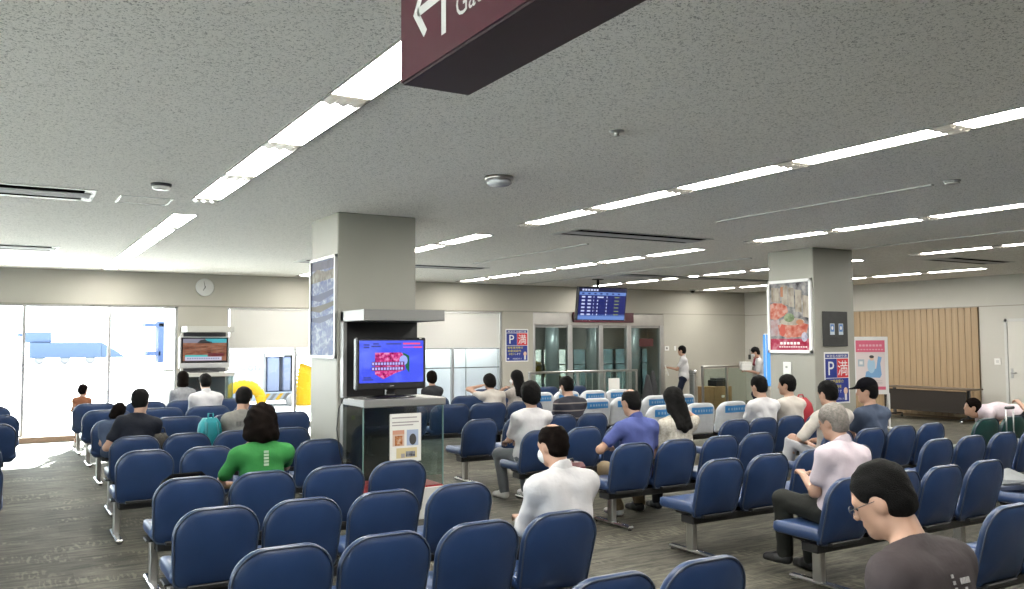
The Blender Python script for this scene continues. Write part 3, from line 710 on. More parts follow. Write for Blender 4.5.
for x0, x1, za, zb in ((-.34, -.17, 1.00, .76), (-.14, -.02, 1.03, .72), (-.01, .10, .99, .68), (.12, .24, .95, .60), (.26, .37, .86, .52)): q.poly([(x0, zb+.02), (x1, zb), (x1, za-.02), (x0, za)], -.0204, mcr)
q.rect(-.16, -.11, .85, 1.00, -.0206, mat('food_orange', (.36, .13, .05), .5))
mco = ramp_mat('food_coral', [(.35, (.40, .08, .05)), (.5, (.52, .18, .13)), (.65, (.58, .34, .28))], nscale=12)
q.poly([(-.37, .52), (-.25, .50), (-.10, .56), (-.02, .62), (-.04, .70), (-.14, .75), (-.30, .76), (-.37, .74)], -.0208, mco)
q.rect(-.37, -.2, .26, .50, -.0206, ramp_mat('food_blush', [(.3, (.38, .20, .19)), (.6, (.42, .38, .40))], nscale=10))
q.poly([(-.22, .42), (-.19, .27), (-.05, .23), (.22, .24), (.32, .30), (.36, .42), (.25, .45), (-.1, .45)], -.0210, mco)
q.ellipse(-.13, .34, .055, .09, -.0212, mat('food_red', (.42, .05, .025), .5)); q.ellipse(.05, .47, .24, .055, -.0213, mcr); q.ellipse(.0, .53, .10, .065, -.0214, ramp_mat('food_green', [(.3, (.10, .15, .07)), (.6, (.28, .35, .22))], nscale=14)); q.ellipse(.2, .46, .07, .04, -.0214, MATS['food_orange'])
q.ellipse(.28, .24, .055, .07, -.0216, ramp_mat('food_blue', [(.3, (.2, .22, .38)), (.6, (.5, .5, .6))], nscale=20))
q.rect(-.375, .375, .045, .215, -.0212, ramp_mat('food_pinkband', [(.35, (.33, .015, .05)), (.5, (.42, .05, .10)), (.65, (.52, .20, .25))], nscale=9))
q.ellipse(.28, .24, .05, .065, -.0217, MATS['food_blue'])
bp_ = q.build('poster_print', e, fix=False)
q = MB()
for k in range(6): q.rect(-.18+k*.065, -.135+k*.065, .13, .165, -.0218, M_PW)
for k in range(12): q.rect(-.2+k*.045, -.17+k*.045, .085, .10, -.0218, M_PW)
q.build('print_caption', bp_, fix=False)
e = empty('scenery_poster', (2.985, 9.07, 1.585), -PI/2, label='framed bluish scenery poster on the left face of the kiosk pillar', cat='poster')
W, H = .86, 1.09; frame_board(e, W, H, .03, M_ALU, .03)
q = MB(); q.rect(-W/2+.03, W/2-.03, .03, H-.03, -.015, ramp_mat('scene_base', [(.3, (.02, .045, .20)), (.5, (.08, .11, .22)), (.66, (.30, .33, .40))], scale=(1, 1, 1.6), nscale=9, dist=1.0, rough=.45))
q.rect(-W/2+.03, W/2-.03, .96, 1.05, -.0153, ramp_mat('scene_violet', [(.3, (.015, .015, .05)), (.7, (.06, .06, .11))], nscale=9, rough=.45))
q.poly([(-.40, .82), (.40, .85), (.40, .95), (.1, .93), (-.2, .97), (-.40, .92)], -.0154, ramp_mat('scene_tan', [(.3, (.012, .014, .012)), (.5, (.10, .085, .06)), (.7, (.22, .22, .2))], nscale=12, rough=.45))
for z, dz, c in ((.64, .05, (.012, .02, .10)), (.52, .045, (.045, .032, .016)), (.40, .04, (.016, .022, .09))):
    q.poly([(-.40, z), (-.1, z-dz*.6), (.2, z+dz*.3), (.40, z+dz), (.40, z+2.0*dz), (.1, z+1.4*dz), (-.25, z+.9*dz), (-.40, z+dz)], -.0156, ramp_mat('scene_band%d' % int(z*100), [(.3, c), (.7, tuple(min(1, v*.8+.012) for v in c))], nscale=7, rough=.45))
q.build('poster_print', e, fix=False)

e = empty('sign_stand', (14.63, 11.0, 0), math.radians(-38), label='white wheeled sign stand with a pink poster before the wood panelling', cat='sign stand')
q = MB(); w = .32
q.box(-w, w, -.02, .02, .70, 1.82, M_PW, .006); b = q.build('sign_board', e)
q = MB(); q.rect(-w+.035, w-.06, .78, 1.75, -.0205, mat('easel_pale', (.76, .66, .66), .6)); q.rect(-w+.035, w-.06, 1.52, 1.75, -.0209, mat('easel_pink', (.70, .13, .22), .6)); q.rect(-w+.035, w-.06, .79, .85, -.0209, MATS['easel_pink'])
for k in range(7): q.rect(-.22+k*.063, -.175+k*.063, 1.63, 1.67, -.0213, mat('easel_rose', (.80, .42, .48), .6))
for k in range(9): q.rect(-.25+k*.055, -.215+k*.055, 1.56, 1.58, -.0213, MATS['easel_rose'])
mlb = mat('easel_blue', (.20, .40, .68), .6)
q.poly([(-.12, 1.03), (.16, 1.02), (.19, 1.08), (.17, 1.30), (.20, 1.42), (.13, 1.44), (.09, 1.20), (-.10, 1.14)], -.0213, mlb); q.ellipse(.0, 1.26, .075, .15, -.0216, mat('easel_sky', (.42, .62, .80), .6)); q.ellipse(.01, 1.40, .042, .048, -.0219, MATS['poster_skin']); q.ellipse(.01, 1.43, .045, .03, -.0221, M_DARK)
q.rect(-.25, -.13, 1.24, 1.38, -.0213, mat('easel_greyblue', (.42, .50, .56), .6)); q.rect(-.22, -.16, 1.28, 1.34, -.0216, M_PW)
for z in (.90, .93, .96): q.rect(-.20, .2, z, z+.006, -.0213, mg)
q.build('printed_poster', b, fix=False)
q = MB()
for s_ in (-1, 1): q.box(s_*w-.014, s_*w+.014, -.016, .016, .06, .72, M_PW); q.box(s_*w-.014, s_*w+.014, -.22, .24, .04, .07, M_PW); q.tube([(s_*w, .22, .07), (s_*w, .02, 1.1)], .010, M_PW, 6)
q.box(-w, w, .0, .02, .30, .33, M_PW); q.build('stand_frame', e)
for sx in (-1, 1):
    for y in (-.2, .22):
        q = MB(); q.lathe([(.02, -.012), (.03, -.012), (.03, .012), (.02, .012)], M_DARK, (sx*w, y, .03), 12, 'x'); q.build('caster', e)

# flip top table
e = empty('folding_table', (17.55, 11.72, 0), label='long dark folding table on casters in front of the wood panelling', cat='table')
q = MB(); q.box(-.23, .24, -1.06, 1.06, .69, .72, mat('table_brown', (.12, .085, .06), .5), .006); q.build('tabletop', e)
q = MB(); q.box(-.20, -.18, -.95, 1.0, .20, .66, mat('table_panel', (.032, .026, .022), .6, spec=.2), .005); q.build('modesty_panel', e)
for y in (-.88, .88):
    q = MB(); q.box(-.02, .03, y-.03, y+.03, .07, .69, M_DARK, .005); q.build('leg', e)
    q = MB(); q.tube([(-.30, y, .075), (-.2, y, .095), (.2, y, .095), (.27, y, .075)], .022, M_BLACK, 8); q.build('foot_bar', e)
    for x in (-.28, .25):
        q = MB(); q.lathe([(.015, -.015), (.032, -.013), (.032, .013), (.015, .015)], M_CHROME if x < 0 and y < 0 else M_BLACK, (x, y, .032), 12, 'x'); q.build('caster', e)

# ------------------------------------------------------------------ outside on the apron
M_APRON = mat('apron_concrete', (.70, .70, .68), .8, var=.06, scale=.4)
mb = MB(); mb.box(-80, 140, YW+.3, 220, -.5, -.2, M_APRON); mb.box(-80, -7.3, -60, YW+.3, -.5, -.2, M_APRON); o = mb.build('ground'); tag(o, 'bright concrete apron outside', 'ground', kind='structure')
m_gse = mat('gse_blue', (.075, .108, .175), .6, spec=.1); m_gse2 = mat('gse_dark_blue', (.045, .07, .15), .6, spec=.1); m_ltb = mat('gse_light', (.09, .125, .17), .6, spec=.1)
def wheels(e, xs, y0, r):
    for x in xs:
        q = MB(); q.lathe([(r*.5, -.12), (r, -.10), (r, .10), (r*.5, .12)], mat('wheel_grey', (.20, .20, .21), .7), (x, y0, r-.2), 16, 'y'); q.build('wheel', e)
mb = MB(); mb.box(-.14, .14, -.14, .14, -.2, 3.4, mat('concrete_pale', (.22, .22, .21), .8)); mb.box(-.2, .2, -.2, .2, -.2, .1, MATS['concrete_pale'])
o = mb.build('concrete_post', loc=(3.2, 20.2, 0)); tag(o, 'pale concrete post outside the right end of the wide window', 'post')
def cargo_loader(loc, lab):
    e = empty('cargo_loader', loc, label=lab, cat='vehicle', group='blue ramp vehicles outside')
    q = MB(); q.box(-3.0, 3.2, -1.2, 1.2, .4, 1.9, m_gse, .05); q.prism([(3.2, .4), (5.4, .4), (4.6, 1.0), (3.2, 1.9)], -1.2, 1.2, 'y', m_gse); q.build('body', e)
    q = MB(); q.box(-3.4, -1.2, -1.1, 1.1, 1.9, 2.9, m_gse, .06); q.box(-4.0, -3.0, -.9, .9, 2.5, 2.75, m_gse2); q.build('cab', e)
    q = MB(); q.tube([(-2.8, -1.2, 1.95), (3.2, -1.2, 2.1)], .05, m_gse2, 6); q.build('railing', e)
    wheels(e, (-2.2, 0, 2.2), -1.0, .45); return e
cargo_loader((5.2, 95, 0), 'blue cargo loader far out on the apron beyond the wide window')
e = empty('belt_loader', (-2.6, 92, 0), label='dark blue belt loader at the left of the apron', cat='vehicle', group='blue ramp vehicles outside')
q = MB(); q.box(-2.5, 1.6, -1, 1, .2, 1.2, m_gse2, .05); q.build('body', e)
q = MB(); q.prism([(-1.0, 1.3), (1.9, 3.1), (1.9, 3.4), (-1.0, 1.6)], -.6, .6, 'y', m_gse2); q.build('belt', e); wheels(e, (-1.6, .9), -.9, .4)
e = empty('passenger_steps', (13.3, 90, 0), label='dark blue passenger steps with a flat roof out on the apron', cat='vehicle', group='blue ramp vehicles outside')
q = MB(); q.box(-.4, .5, -1, 1, -.1, 3.9, m_gse2, .04); q.box(-1.6, .5, -1, 1, 3.4, 3.7, m_gse2); q.box(-1.4, -.2, -1, 1, .6, 1.0, m_gse2); q.build('tower', e)
q = MB(); q.box(.5, 3.4, -1.1, 1.1, -.1, 2.0, m_ltb, .05); q.build('body', e)
q = MB(); q.prism([(.3, 4.55), (3.4, 5.0), (3.4, 5.2), (.3, 4.75)], -1.2, 1.2, 'y', m_gse2); q.build('roof', e); wheels(e, (1.1, 2.8), -1.0, .42)
M_VW = mat('van_white', (.23, .235, .245), .6, spec=.1); M_YEL = mat('hose_yellow', (.26, .155, .004), .7, spec=.1)
e = empty('ground_power_cart', (6.5, 27.5, 0), label='white ground power cart seen through the window beside the pillar', cat='vehicle')
q = MB(); q.box(-1.1, .42, -.8, .9, .22, 1.50, M_VW, .04); b = q.build('box_body', e)
lettering('GT5', mat('truck_grey', (.08, .085, .10), .5), b, .12, .99, -.803, h=.15)
q = MB(); q.rect(-.45, -.15, .93, 1.03, -.803, mat('truck_pale', (.15, .155, .17), .5)); q.build('side_mark', b, fix=False)
q = MB(); q.box(-1.2, 1.9, -.8, .9, -.02, .24, mat('truck_bluegrey', (.13, .155, .20), .6), .03); q.build('chassis', e)
q = MB()
for k in range(4): q.prism([(.35+k*.2, 0), (.46+k*.2, 0), (.62+k*.2, .2), (.51+k*.2, .2)], -.812, -.8, 'y', M_YEL if k % 2 == 0 else M_DARK)
q.build('hazard_stripes', e)
for x0, x1 in ((.56, .94), (1.06, 1.30)):
    q = MB(); q.box(x0, x1, -.6, .6, .24, 1.32, mat('truck_blue', (.10, .125, .21), .6), .03); q.build('equipment_cabinet', e)
q = MB(); q.box(.46, 1.8, -.65, .7, 1.36, 1.46, M_VW, .02); q.box(1.40, 1.50, -.6, .6, .24, 1.36, M_VW); q.box(.46, .52, -.6, .6, .24, 1.36, M_VW); q.build('canopy_frame', e)
wheels(e, (-.7, 1.3), -.75, .2)
def hose(pts, r, loc, lab):
    n = len(pts)*6; P = [Vector(p) for p in pts]; Q = []
    for i in range(len(P)-1):
        for t in range(6): Q.append(P[i].lerp(P[i+1], t/6))
    Q.append(P[-1]); rr = [r*(1+.10*((k % 2)*2-1)) for k in range(len(Q))]
    q = MB(); q.tube(Q, rr, M_YEL, 12); o = q.build('air_hose', loc=loc); return tag(o, lab, 'hose', 'yellow ribbed air hoses')
hose([(-.62, 0, -.15), (-.58, 0, .2), (-.40, 0, .45), (-.1, 0, .53), (.2, 0, .48), (.42, 0, .25), (.48, 0, -.15)], .15, (6.1, 25.6, 0), 'yellow ribbed hose arched low in front of the white ground power cart')
hose([(0, 0, -.15), (0, 0, .3), (.02, 0, .65), (.06, 0, .95), (.10, 0, 1.05)], .27, (7.98, 26.0, 0), 'thick yellow ribbed hose stack beside the pillar window edge')
hose([(-1, 0, -.15), (-.9, 0, .3), (-.6, 0, .75), (0, 0, .95), (.6, 0, .7), (.9, 0, .3), (1, 0, -.15)], .2, (14.6, 23.2, 0), 'added yellow ribbed hose standing in for a reflection in the gate glass')  # hose added behind the gate where the glass only mirrors a yellow hose

# ------------------------------------------------------------------ beam seating
def backrest_mesh(w, mt, z0=.325, z1=.80, rt=.15):
    h = z1-z0; base = rrect(w, h, min(rt, w*.41), .06, 8); mb = MB(); rings = []
    def bend(x, y, z): return (x*(.93+.07*min(1, max(0, z)/.22)), y+.34*x*x+(h-z)*.16+.05*(1-z/h)**3, z0+z+(.014*(1-(2*x/w)**2)-.007)*max(0, z/h))
    for ins, y in ((.20, -.040), (.11, -.038), (.05, -.032), (.018, -.024), (.0, -.008), (.0, .010), (.02, .026), (.06, .032), (.2, .03)):
        sx, sz = (w-2*ins)/w, (h-2*ins)/h
        rings.append([bend(x*sx, y, h/2+(z-h/2)*sz) for x, z in base])
    mb.loft(rings, mt); me = mb.mesh('backrest')
    pp = MB(); sx, sz = (w-.014)/w, (h-.014)/h
    pp.tube([bend(x*sx, -.022, h/2+(z-h/2)*sz) for x, z in base], .0055, M_PIPING, 6, closed=True)
    return me, pp.mesh('piping')
def seat_mesh(w, mt):
    base = rrect(w, .46, .07, .05, 6); mb = MB(); rings = []
    for ins, z in ((.16, .352), (.03, .350), (.006, .362), (0, .385), (.004, .412), (.022, .428), (.06, .433), (.16, .430)):
        sx, sy = (w-2*ins)/w, (.46-2*ins)/.46
        rings.append([(x*sx, .09+.23+(y-.23)*sy, z-.010*((y-.23)*sy/.23)**2+(.035*(x*sx/w*2)**2 if z > .41 else .02*(x*sx/w*2)**2)) for x, y in base])
    mb.loft(rings, mt); return mb.mesh('seat')
SETS = {}
for kind, w, smt, bmt in (('narrow', .492, M_NAVYSEAT_LIT, M_NAVY), ('wide', .665, M_NAVYSEAT_LIT, M_NAVY), ('mid', .565, M_NAVYSEAT_LIT, M_NAVY), ('green', .52, M_TEAL, M_TEAL)):
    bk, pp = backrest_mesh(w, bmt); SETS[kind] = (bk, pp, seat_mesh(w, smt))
q = MB(); q.box(-.028, .028, .24, .32, .03, .345, M_STEEL, .008); q.box(-.06, .06, .2, .36, .335, .350, M_BLACK, .004); LEG = q.mesh('leg')
q = MB(); q.box(-.032, .032, -.02, .54, .008, .042, M_CHROME, .012); q.lathe([(.022, 0), (.022, .01)], M_BLACK, (0, .01, 0), 10); q.lathe([(.022, 0), (.022, .01)], M_BLACK, (0, .51, 0), 10); FOOT = q.mesh('foot_bar')
BEAMS = {}
def bench(x0, y, n, kind, label, pitch=.523, lo=-.10, lo2=None, xs=None):
    xs = xs or [x0+k*pitch for k in range(n)]
    x0 = xs[0]; n = len(xs)
    bk, pp, st = SETS[kind]
    e = empty('bench', (x0, y, 0), label=label, cat='seating', group='rows of linked lounge seats')
    key = tuple(round(x-x0, 3) for x in xs)
    if key not in BEAMS:
        q = MB(); q.box(-.20, xs[-1]-x0+.20, .15, .30, .27, .335, M_BLACK, .008)
        for x in xs: q.box(x-x0-.15, x-x0+.15, .07, .42, .325, .352, M_BLACK, .004)
        BEAMS[key] = q.mesh('beam')
    ob('beam', BEAMS[key], e)
    for x in xs:
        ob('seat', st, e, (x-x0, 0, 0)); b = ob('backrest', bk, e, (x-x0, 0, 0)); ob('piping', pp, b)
    for lx in (lo, (xs[-1]-x0)-(lo if lo2 is None else lo2)):
        l = ob('leg', LEG, e, (lx, 0, 0)); ob('foot_bar', FOOT, l)
    return e
A4 = [1.155+k*.52 for k in range(4)]
bench(0, 1.64, 4, 'narrow', 'row of linked navy seats under the man in the grey brown shirt', xs=A4, lo=-.20)
bench(0, 2.86, 4, 'narrow', 'row of linked navy seats at the bottom edge before the balding masked man', xs=[1.13+k*.515 for k in range(4)], lo=-.20)
bench(0, 4.06, 4, 'narrow', 'row of linked navy seats holding the balding man in the white shirt', xs=[1.16, 1.675, 2.20, 2.72], lo=-.20)
bench(0, 5.22, 4, 'narrow', 'empty row of linked navy seats behind the woman in the green shirt', xs=[1.10, 1.61, 2.14, 2.68], lo=-.20)
bench(0, 6.48, 4, 'narrow', 'row of linked navy seats holding the woman in the green shirt', xs=[1.17, 1.69, 2.24, 2.77], lo=-.20)
bench(0, 8.33, 4, 'narrow', 'row of linked navy seats in front of the woman in the green shirt', xs=[1.12, 1.66, 2.19, 2.72], lo=-.20)
bench(0, 9.66, 4, 'narrow', 'row of linked navy seats holding the man in navy and the man in grey', xs=[1.20, 1.71, 2.22, 2.80], lo=-.20)
bench(0, 11.9, 4, 'wide', 'row of wide navy seats in front of the man in the grey shirt', xs=[1.30, 2.01, 2.71, 3.41], lo=-.22)
bench(0, 13.7, 4, 'wide', 'row of wide navy seats holding the man in white facing the silver television', xs=[1.32, 2.04, 2.72, 3.42], lo=-.22)
bench(0, 15.3, 4, 'wide', 'row of wide navy seats nearest the silver television', xs=[1.30, 2.04, 2.68, 3.40], lo=-.22)
for k, (y, xr, kd, lab) in enumerate(((15.5, -.20, 'wide', 'row of navy seats at the left edge nearest the wide window'), (13.5, -.11, 'wide', 'row of navy seats at the left edge, second from the wide window'), (12.0, -.16, 'wide', 'row of navy seats at the left edge, third from the wide window'),
                                      (9.7, -.225, 'narrow', 'row of navy seats at the left edge beside the carpet aisle, fourth from the window'), (8.3, -.215, 'narrow', 'row of navy seats at the left edge beside the carpet aisle, nearest the viewer'))):
    p = .70 if kd == 'wide' else .52
    bench(0, y, 4, kd, lab, xs=[xr-3*p, xr-2*p, xr-p, xr])
B4 = lambda x: [x, x+.53, x+1.06, x+1.59]
bench(0, 2.86, 4, 'narrow', 'row of navy seats at the lower right with a white tissue on one seat', xs=[5.02, 5.55, 6.08, 6.61])
bench(0, 4.0, 4, 'narrow', 'row of navy seats holding the grey haired man in the white shirt', xs=[5.10, 5.63, 6.15, 6.70], lo=-.04)
bench(0, 5.18, 4, 'narrow', 'empty row of navy seats in front of the grey haired man', xs=[5.03, 5.56, 6.13, 6.66])
bench(0, 6.42, 4, 'narrow', 'row of navy seats holding the man in the blue polo shirt', xs=[5.11, 5.65, 6.22, 6.74], lo=-.06)
bench(0, 7.9, 4, 'narrow', 'row of navy seats holding the woman in the white shirt and grey trousers', xs=[5.03, 5.60, 6.13, 6.66], lo=.0)
bench(0, 9.4, 4, 'narrow', 'row of navy seats holding the man in the striped navy shirt', xs=[5.10, 5.68, 6.30, 6.80], lo=-.08)
bench(0, 11.9, 4, 'wide', 'row of wide navy seats holding the woman with raised arms', xs=[5.24, 5.94, 6.60, 7.28])
bench(0, 13.7, 4, 'wide', 'row of wide navy seats beyond the pillar kiosk nearest the blind', xs=[5.08, 5.78, 6.48, 7.18])
bench(0, 15.4, 4, 'wide', 'row of wide navy seats right before the gate railing', xs=[8.5, 9.2, 9.93, 10.66])
bench(0, 13.4, 4, 'mid', 'row of seats under white covers nearest the gate railing', xs=[8.50, 9.09, 9.70, 10.28])
bench(0, 11.5, 4, 'mid', 'row of seats under white covers in the middle of the closed block', xs=[8.37, 8.99, 9.65, 10.23])
bench(0, 9.72, 4, 'mid', 'row of seats under white covers nearest the viewer beside the food poster pillar', xs=[8.29, 8.99, 9.66, 10.30])
bench(0, 7.65, 4, 'narrow', 'row of navy seats holding two people in white and the red bag', xs=[7.65, 8.13, 8.62, 9.14])
bench(0, 6.1, 4, 'narrow', 'row of navy seats holding the person in the black cap', xs=[7.58, 8.10, 8.64, 9.17])
bench(0, 6.1, 3, 'green', 'row of dark green seats in front of the person bending over', xs=[10.26, 10.82, 11.38])
bench(0, 5.1, 5, 'narrow', 'empty row of navy seats in front of the dark green seats', xs=[7.76, 8.31, 8.87, 9.43, 9.98])
bench(0, 3.95, 3, 'narrow', 'row of navy seats at the right edge with the grey folder on it', xs=[7.62, 8.15, 8.68])

# white covers with a blue printed band over the closed seats
def cover_meshes(w):
    h = .47; mb = MB(); base = rrect(w+.03, h, .17, .03, 8); rings = []
    def bend(x, y, z, k): return (x+.004*math.sin(z*40+k), y+.30*x*x+(h-z)*.15+.006*math.sin(x*28+z*13+k), .358+z)
    mt = mat('white_cover', (.50, .52, .55), .6, var=.05, scale=14)
    for k, (ins, y) in enumerate(((.20, -.052), (.10, -.052), (.03, -.046), (.0, -.028), (.0, .03), (.03, .048), (.2, .05))):
        sx, sz = (w+.03-2*ins)/(w+.03), (h-2*ins)/h
        rings.append([bend(x*sx, y, h/2+(z-h/2)*sz, k) for x, z in base])
    mb.loft(rings, mt)
    bd = MB(); n = 10; vs = []
    for i in range(n+1):
        x = (-.37+.74*i/n)*w
        for z in (.305, .41): vs.append(bend(x, -.062-.004*math.sin(i), z, 2))
    bd.add(vs, [(2*i, 2*i+2, 2*i+3, 2*i+1) for i in range(n)], mat('band_blue', (.035, .22, .52), .5), True)
    tx = MB()
    for i in range(7):
        x = (-.28+.094*i)*w; vs = [bend(x+dx, -.071, z, 2) for dx, z in ((0, .34), (.045*w, .34), (.045*w, .375), (0, .375))]
        tx.add(vs, [(0, 1, 2, 3)], mat('band_light', (.30, .45, .62), .5))
    return mb.mesh('seat_cover'), bd.mesh('printed_band', False), tx.mesh('band_print', False)
CV = cover_meshes(.565)
ROWS = (('nearest the gate railing', 13.4, [8.50, 9.09, 9.70, 10.28]), ('in the middle', 11.5, [8.37, 8.99, 9.65, 10.23]), ('nearest the viewer', 9.72, [8.29, 8.99, 9.66, 10.30]))
for rn, y, xs in ROWS:
    for k, x in enumerate(xs):
        e = empty('seat_cover', (x, y-.012, 0), label='white seat cover, %s in the row %s' % (('first from the aisle', 'second from the aisle', 'third from the aisle', 'fourth from the aisle')[k], rn), cat='seat cover', group='white covers over closed seats')
        ob('cover_cloth', CV[0], e); b = ob('printed_band', CV[1], e); ob('lettering', CV[2], b)

# ------------------------------------------------------------------ bags and small things
def soft_box(w, d, h, mt, name, parent, z=0, puff=.25, n=9, loc=None):
    mb = MB(); rings = []
    for i in range(n):
        t = i/(n-1); s_ = 1-puff*abs(2*t-1)**2.6
        if i in (0, n-1): s_ *= .75
        rings.append([(w/2*s_*math.copysign(abs(math.cos(a))**.6, math.cos(a)), d/2*s_*math.copysign(abs(math.sin(a))**.6, math.sin(a)), z+h*t+.006*math.sin(a*5+i)) for a in [2*PI*k/20 for k in range(20)]])
    mb.loft(rings, mt); return mb.build(name, parent, loc=loc)
mteal = mat('bag_teal', (.01, .26, .30), .6, var=.15)
e = empty('backpack', (1.97, 9.86, .435), .2, label='teal backpack on the seat left of the man in the grey shirt', cat='bag')
soft_box(.26, .16, .50, mteal, 'bag_body', e); 
q = MB(); q.tube([(-.03, -.02, .49), (-.025, -.02, .55), (.025, -.02, .55), (.03, -.02, .49)], .010, mteal, 6); q.build('carry_loop', e)
q = MB()
for x in (-.07, .05): q.tube([(x, -.07, .46), (x*1.1, -.10, .36), (x*1.2, -.085, .15)], .014, mat('bag_teal_dark', (.006, .16, .19), .6), 6)
q.build('shoulder_strap', e)
e = empty('handbag', (1.46, 9.86, .435), label='dark furry bag between the seats behind the row of the man in navy', cat='bag')
soft_box(.20, .17, .36, mat('bag_charcoal', (.045, .040, .032), .8, var=.5, scale=30, bump=.6, bscale=60), 'bag_body', e); q = MB(); q.tube([(-.06, 0, .35), (-.04, 0, .42), (.04, 0, .42), (.06, 0, .35)], .009, M_BLACK, 6); q.build('handle', e)
e = empty('shoulder_bag', (1.17, 6.78, .435), label='black bag on the seat left of the woman in the green shirt', cat='bag')
soft_box(.34, .2, .34, mat('bag_black', (.006, .006, .007), .9, spec=.05, var=.2), 'bag_body', e); q = MB(); q.tube([(-.14, -.1, .32), (-.10, -.15, .365), (.10, -.15, .37), (.15, -.1, .32)], .014, MATS['bag_black'], 8); q.build('handle', e)
e = empty('red_bag', (9.10, 7.93, .435), label='bright red bag standing on a seat beside the person in white', cat='bag')
soft_box(.36, .22, .56, mat('bag_red', (.36, .010, .022), .65, var=.15), 'bag_body', e, puff=.35); q = MB(); q.tube([(-.06, 0, .55), (-.04, 0, .60), (.04, 0, .60), (.06, 0, .55)], .010, MATS['bag_red'], 6); q.build('carry_loop', e)
def suitcase(loc, rz, w, d, h, mt, lab, up=.40):
    e = empty('suitcase', loc, rz, label=lab, cat='suitcase')
    q = MB(); q.box(-w/2, w/2, -d/2, d/2, .06, .06+h, mt, .04)
    for k in range(4): q.box(-w/2+.07+k*(w-.14)/3.6, -w/2+.09+k*(w-.14)/3.6, -d/2-.006, d/2+.006, .12, h, mt, .003)
    q.build('shell', e)
    for sx in (-1, 1):
        for sy in (-1, 1):
            q = MB(); q.lathe([(.018, -.012), (.03, -.012), (.03, .012), (.018, .012)], M_BLACK, (sx*(w/2-.05), sy*(d/2-.04), .03), 12, 'x'); q.box(sx*(w/2-.05)-.02, sx*(w/2-.05)+.02, sy*(d/2-.04)-.02, sy*(d/2-.04)+.02, .045, .07, M_BLACK); q.build('wheel', e)
    q = MB()
    if up:
        for x in (-.075, .075): q.tube([(x, d/2-.05, h+.05), (x, d/2-.05, h+.06+up)], .009, M_ALU, 8)
        q.box(-.09, .09, d/2-.065, d/2-.035, h+.05+up, h+.085+up, M_DARK, .01)
    else: q.tube([(-.07, 0, h+.05), (-.06, 0, h+.09), (.06, 0, h+.09), (.07, 0, h+.05)], .010, M_BLACK, 8)
    q.build('pull_handle', e); return e
suitcase((4.84, 7.12, 0), math.radians(14), .34, .22, .50, mat('case_maroon', (.10, .010, .018), .45, var=.1), 'maroon suitcase standing in the aisle by the man in the blue polo', 0)
suitcase((10.27, 5.78, 0), 0, .38, .23, .52, mat('case_silver', (.35, .36, .38), .35, .4), 'silver suitcase with raised handle held by the hand at the right edge', .36)
e = empty('folder', (7.55, 4.38, .445), math.radians(-25), label='flat pale grey folder propped on the navy seat at the right edge', cat='folder')
q = MB(); q.add([(-.30, -.02, .03), (.22, -.16, .10), (.22, .24, .15), (-.28, .06, .10), (-.30, -.02, .022), (.22, -.16, .092), (.22, .24, .142), (-.28, .06, .092)], [(0, 1, 2, 3), (7, 6, 5, 4), (0, 4, 5, 1), (1, 5, 6, 2), (2, 6, 7, 3), (3, 7, 4, 0)], mat('folder_grey', (.13, .145, .155), .5)); q.build('cover_sheet', e)
q = MB(); q.box(-.10, .2, -.1, .05, .0, .05, mat('folder_pad', (.10, .12, .18), .5), .01); q.build('page_block', e)
mb = MB(); mb.poly([(-.03, 0), (0, .012), (.035, .004), (.02, .022), (-.02, .02)], -.02, M_PAPER); mb.box(-.035, .035, -.02, .02, 0, .012, M_PAPER, .004)
o = mb.build('tissue', loc=(5.04, 3.25, .437)); tag(o, 'small crumpled white tissue on the navy seat right of the man in grey brown', 'tissue')

# ------------------------------------------------------------------ people: smooth fields meshed into one skin
def V(*a): return np.array(a, float)
def nrm(v): return v/max(1e-9, np.linalg.norm(v))
def nets(f, lo, h):
    nx, ny, nz = f.shape
    cs = [(i, j, k) for i in (0, 1) for j in (0, 1) for k in (0, 1)]
    c = [f[i:nx-1+i, j:ny-1+j, k:nz-1+k] for i, j, k in cs]
    ins = sum((q < 0).astype(np.int8) for q in c); act = (ins > 0) & (ins < 8)
    n = int(act.sum()); idx = -np.ones(act.shape, int); idx[act] = np.arange(n)
    vals = np.stack([q[act] for q in c], 1); A = np.argwhere(act).astype(float)
    pos = np.zeros((n, 3)); cnt = np.zeros(n); C = np.array(cs, float)
    for a in range(8):
        for b in range(a+1, 8):
            if abs(C[a]-C[b]).sum() != 1: continue
            m = (vals[:, a] < 0) != (vals[:, b] < 0)
            t = vals[m, a]/(vals[m, a]-vals[m, b]); pos[m] += C[a]+(C[b]-C[a])*t[:, None]; cnt[m] += 1
    P = (A+pos/cnt[:, None])*h+lo
    F = []
    for ax in range(3):
        s0 = [slice(None)]*3; s1 = [slice(None)]*3; s0[ax] = slice(0, -1); s1[ax] = slice(1, None)
        a = f[tuple(s0)] < 0; b = f[tuple(s1)] < 0; cr = np.argwhere(a != b); ina = a[tuple(cr.T)]
        u, v = (ax+1) % 3, (ax+2) % 3
        ok = (cr[:, u] > 0) & (cr[:, v] > 0) & (cr[:, u] < f.shape[u]-1) & (cr[:, v] < f.shape[v]-1); cr = cr[ok]; ina = ina[ok]
        def cell(du, dv):
            q = cr.copy(); q[:, u] -= du; q[:, v] -= dv; return idx[tuple(q.T)]
        Q = np.stack([cell(1, 1), cell(0, 1), cell(0, 0), cell(1, 0)], 1)
        Q[~ina] = Q[~ina][:, ::-1]; F.append(Q)
    return P, np.concatenate(F)

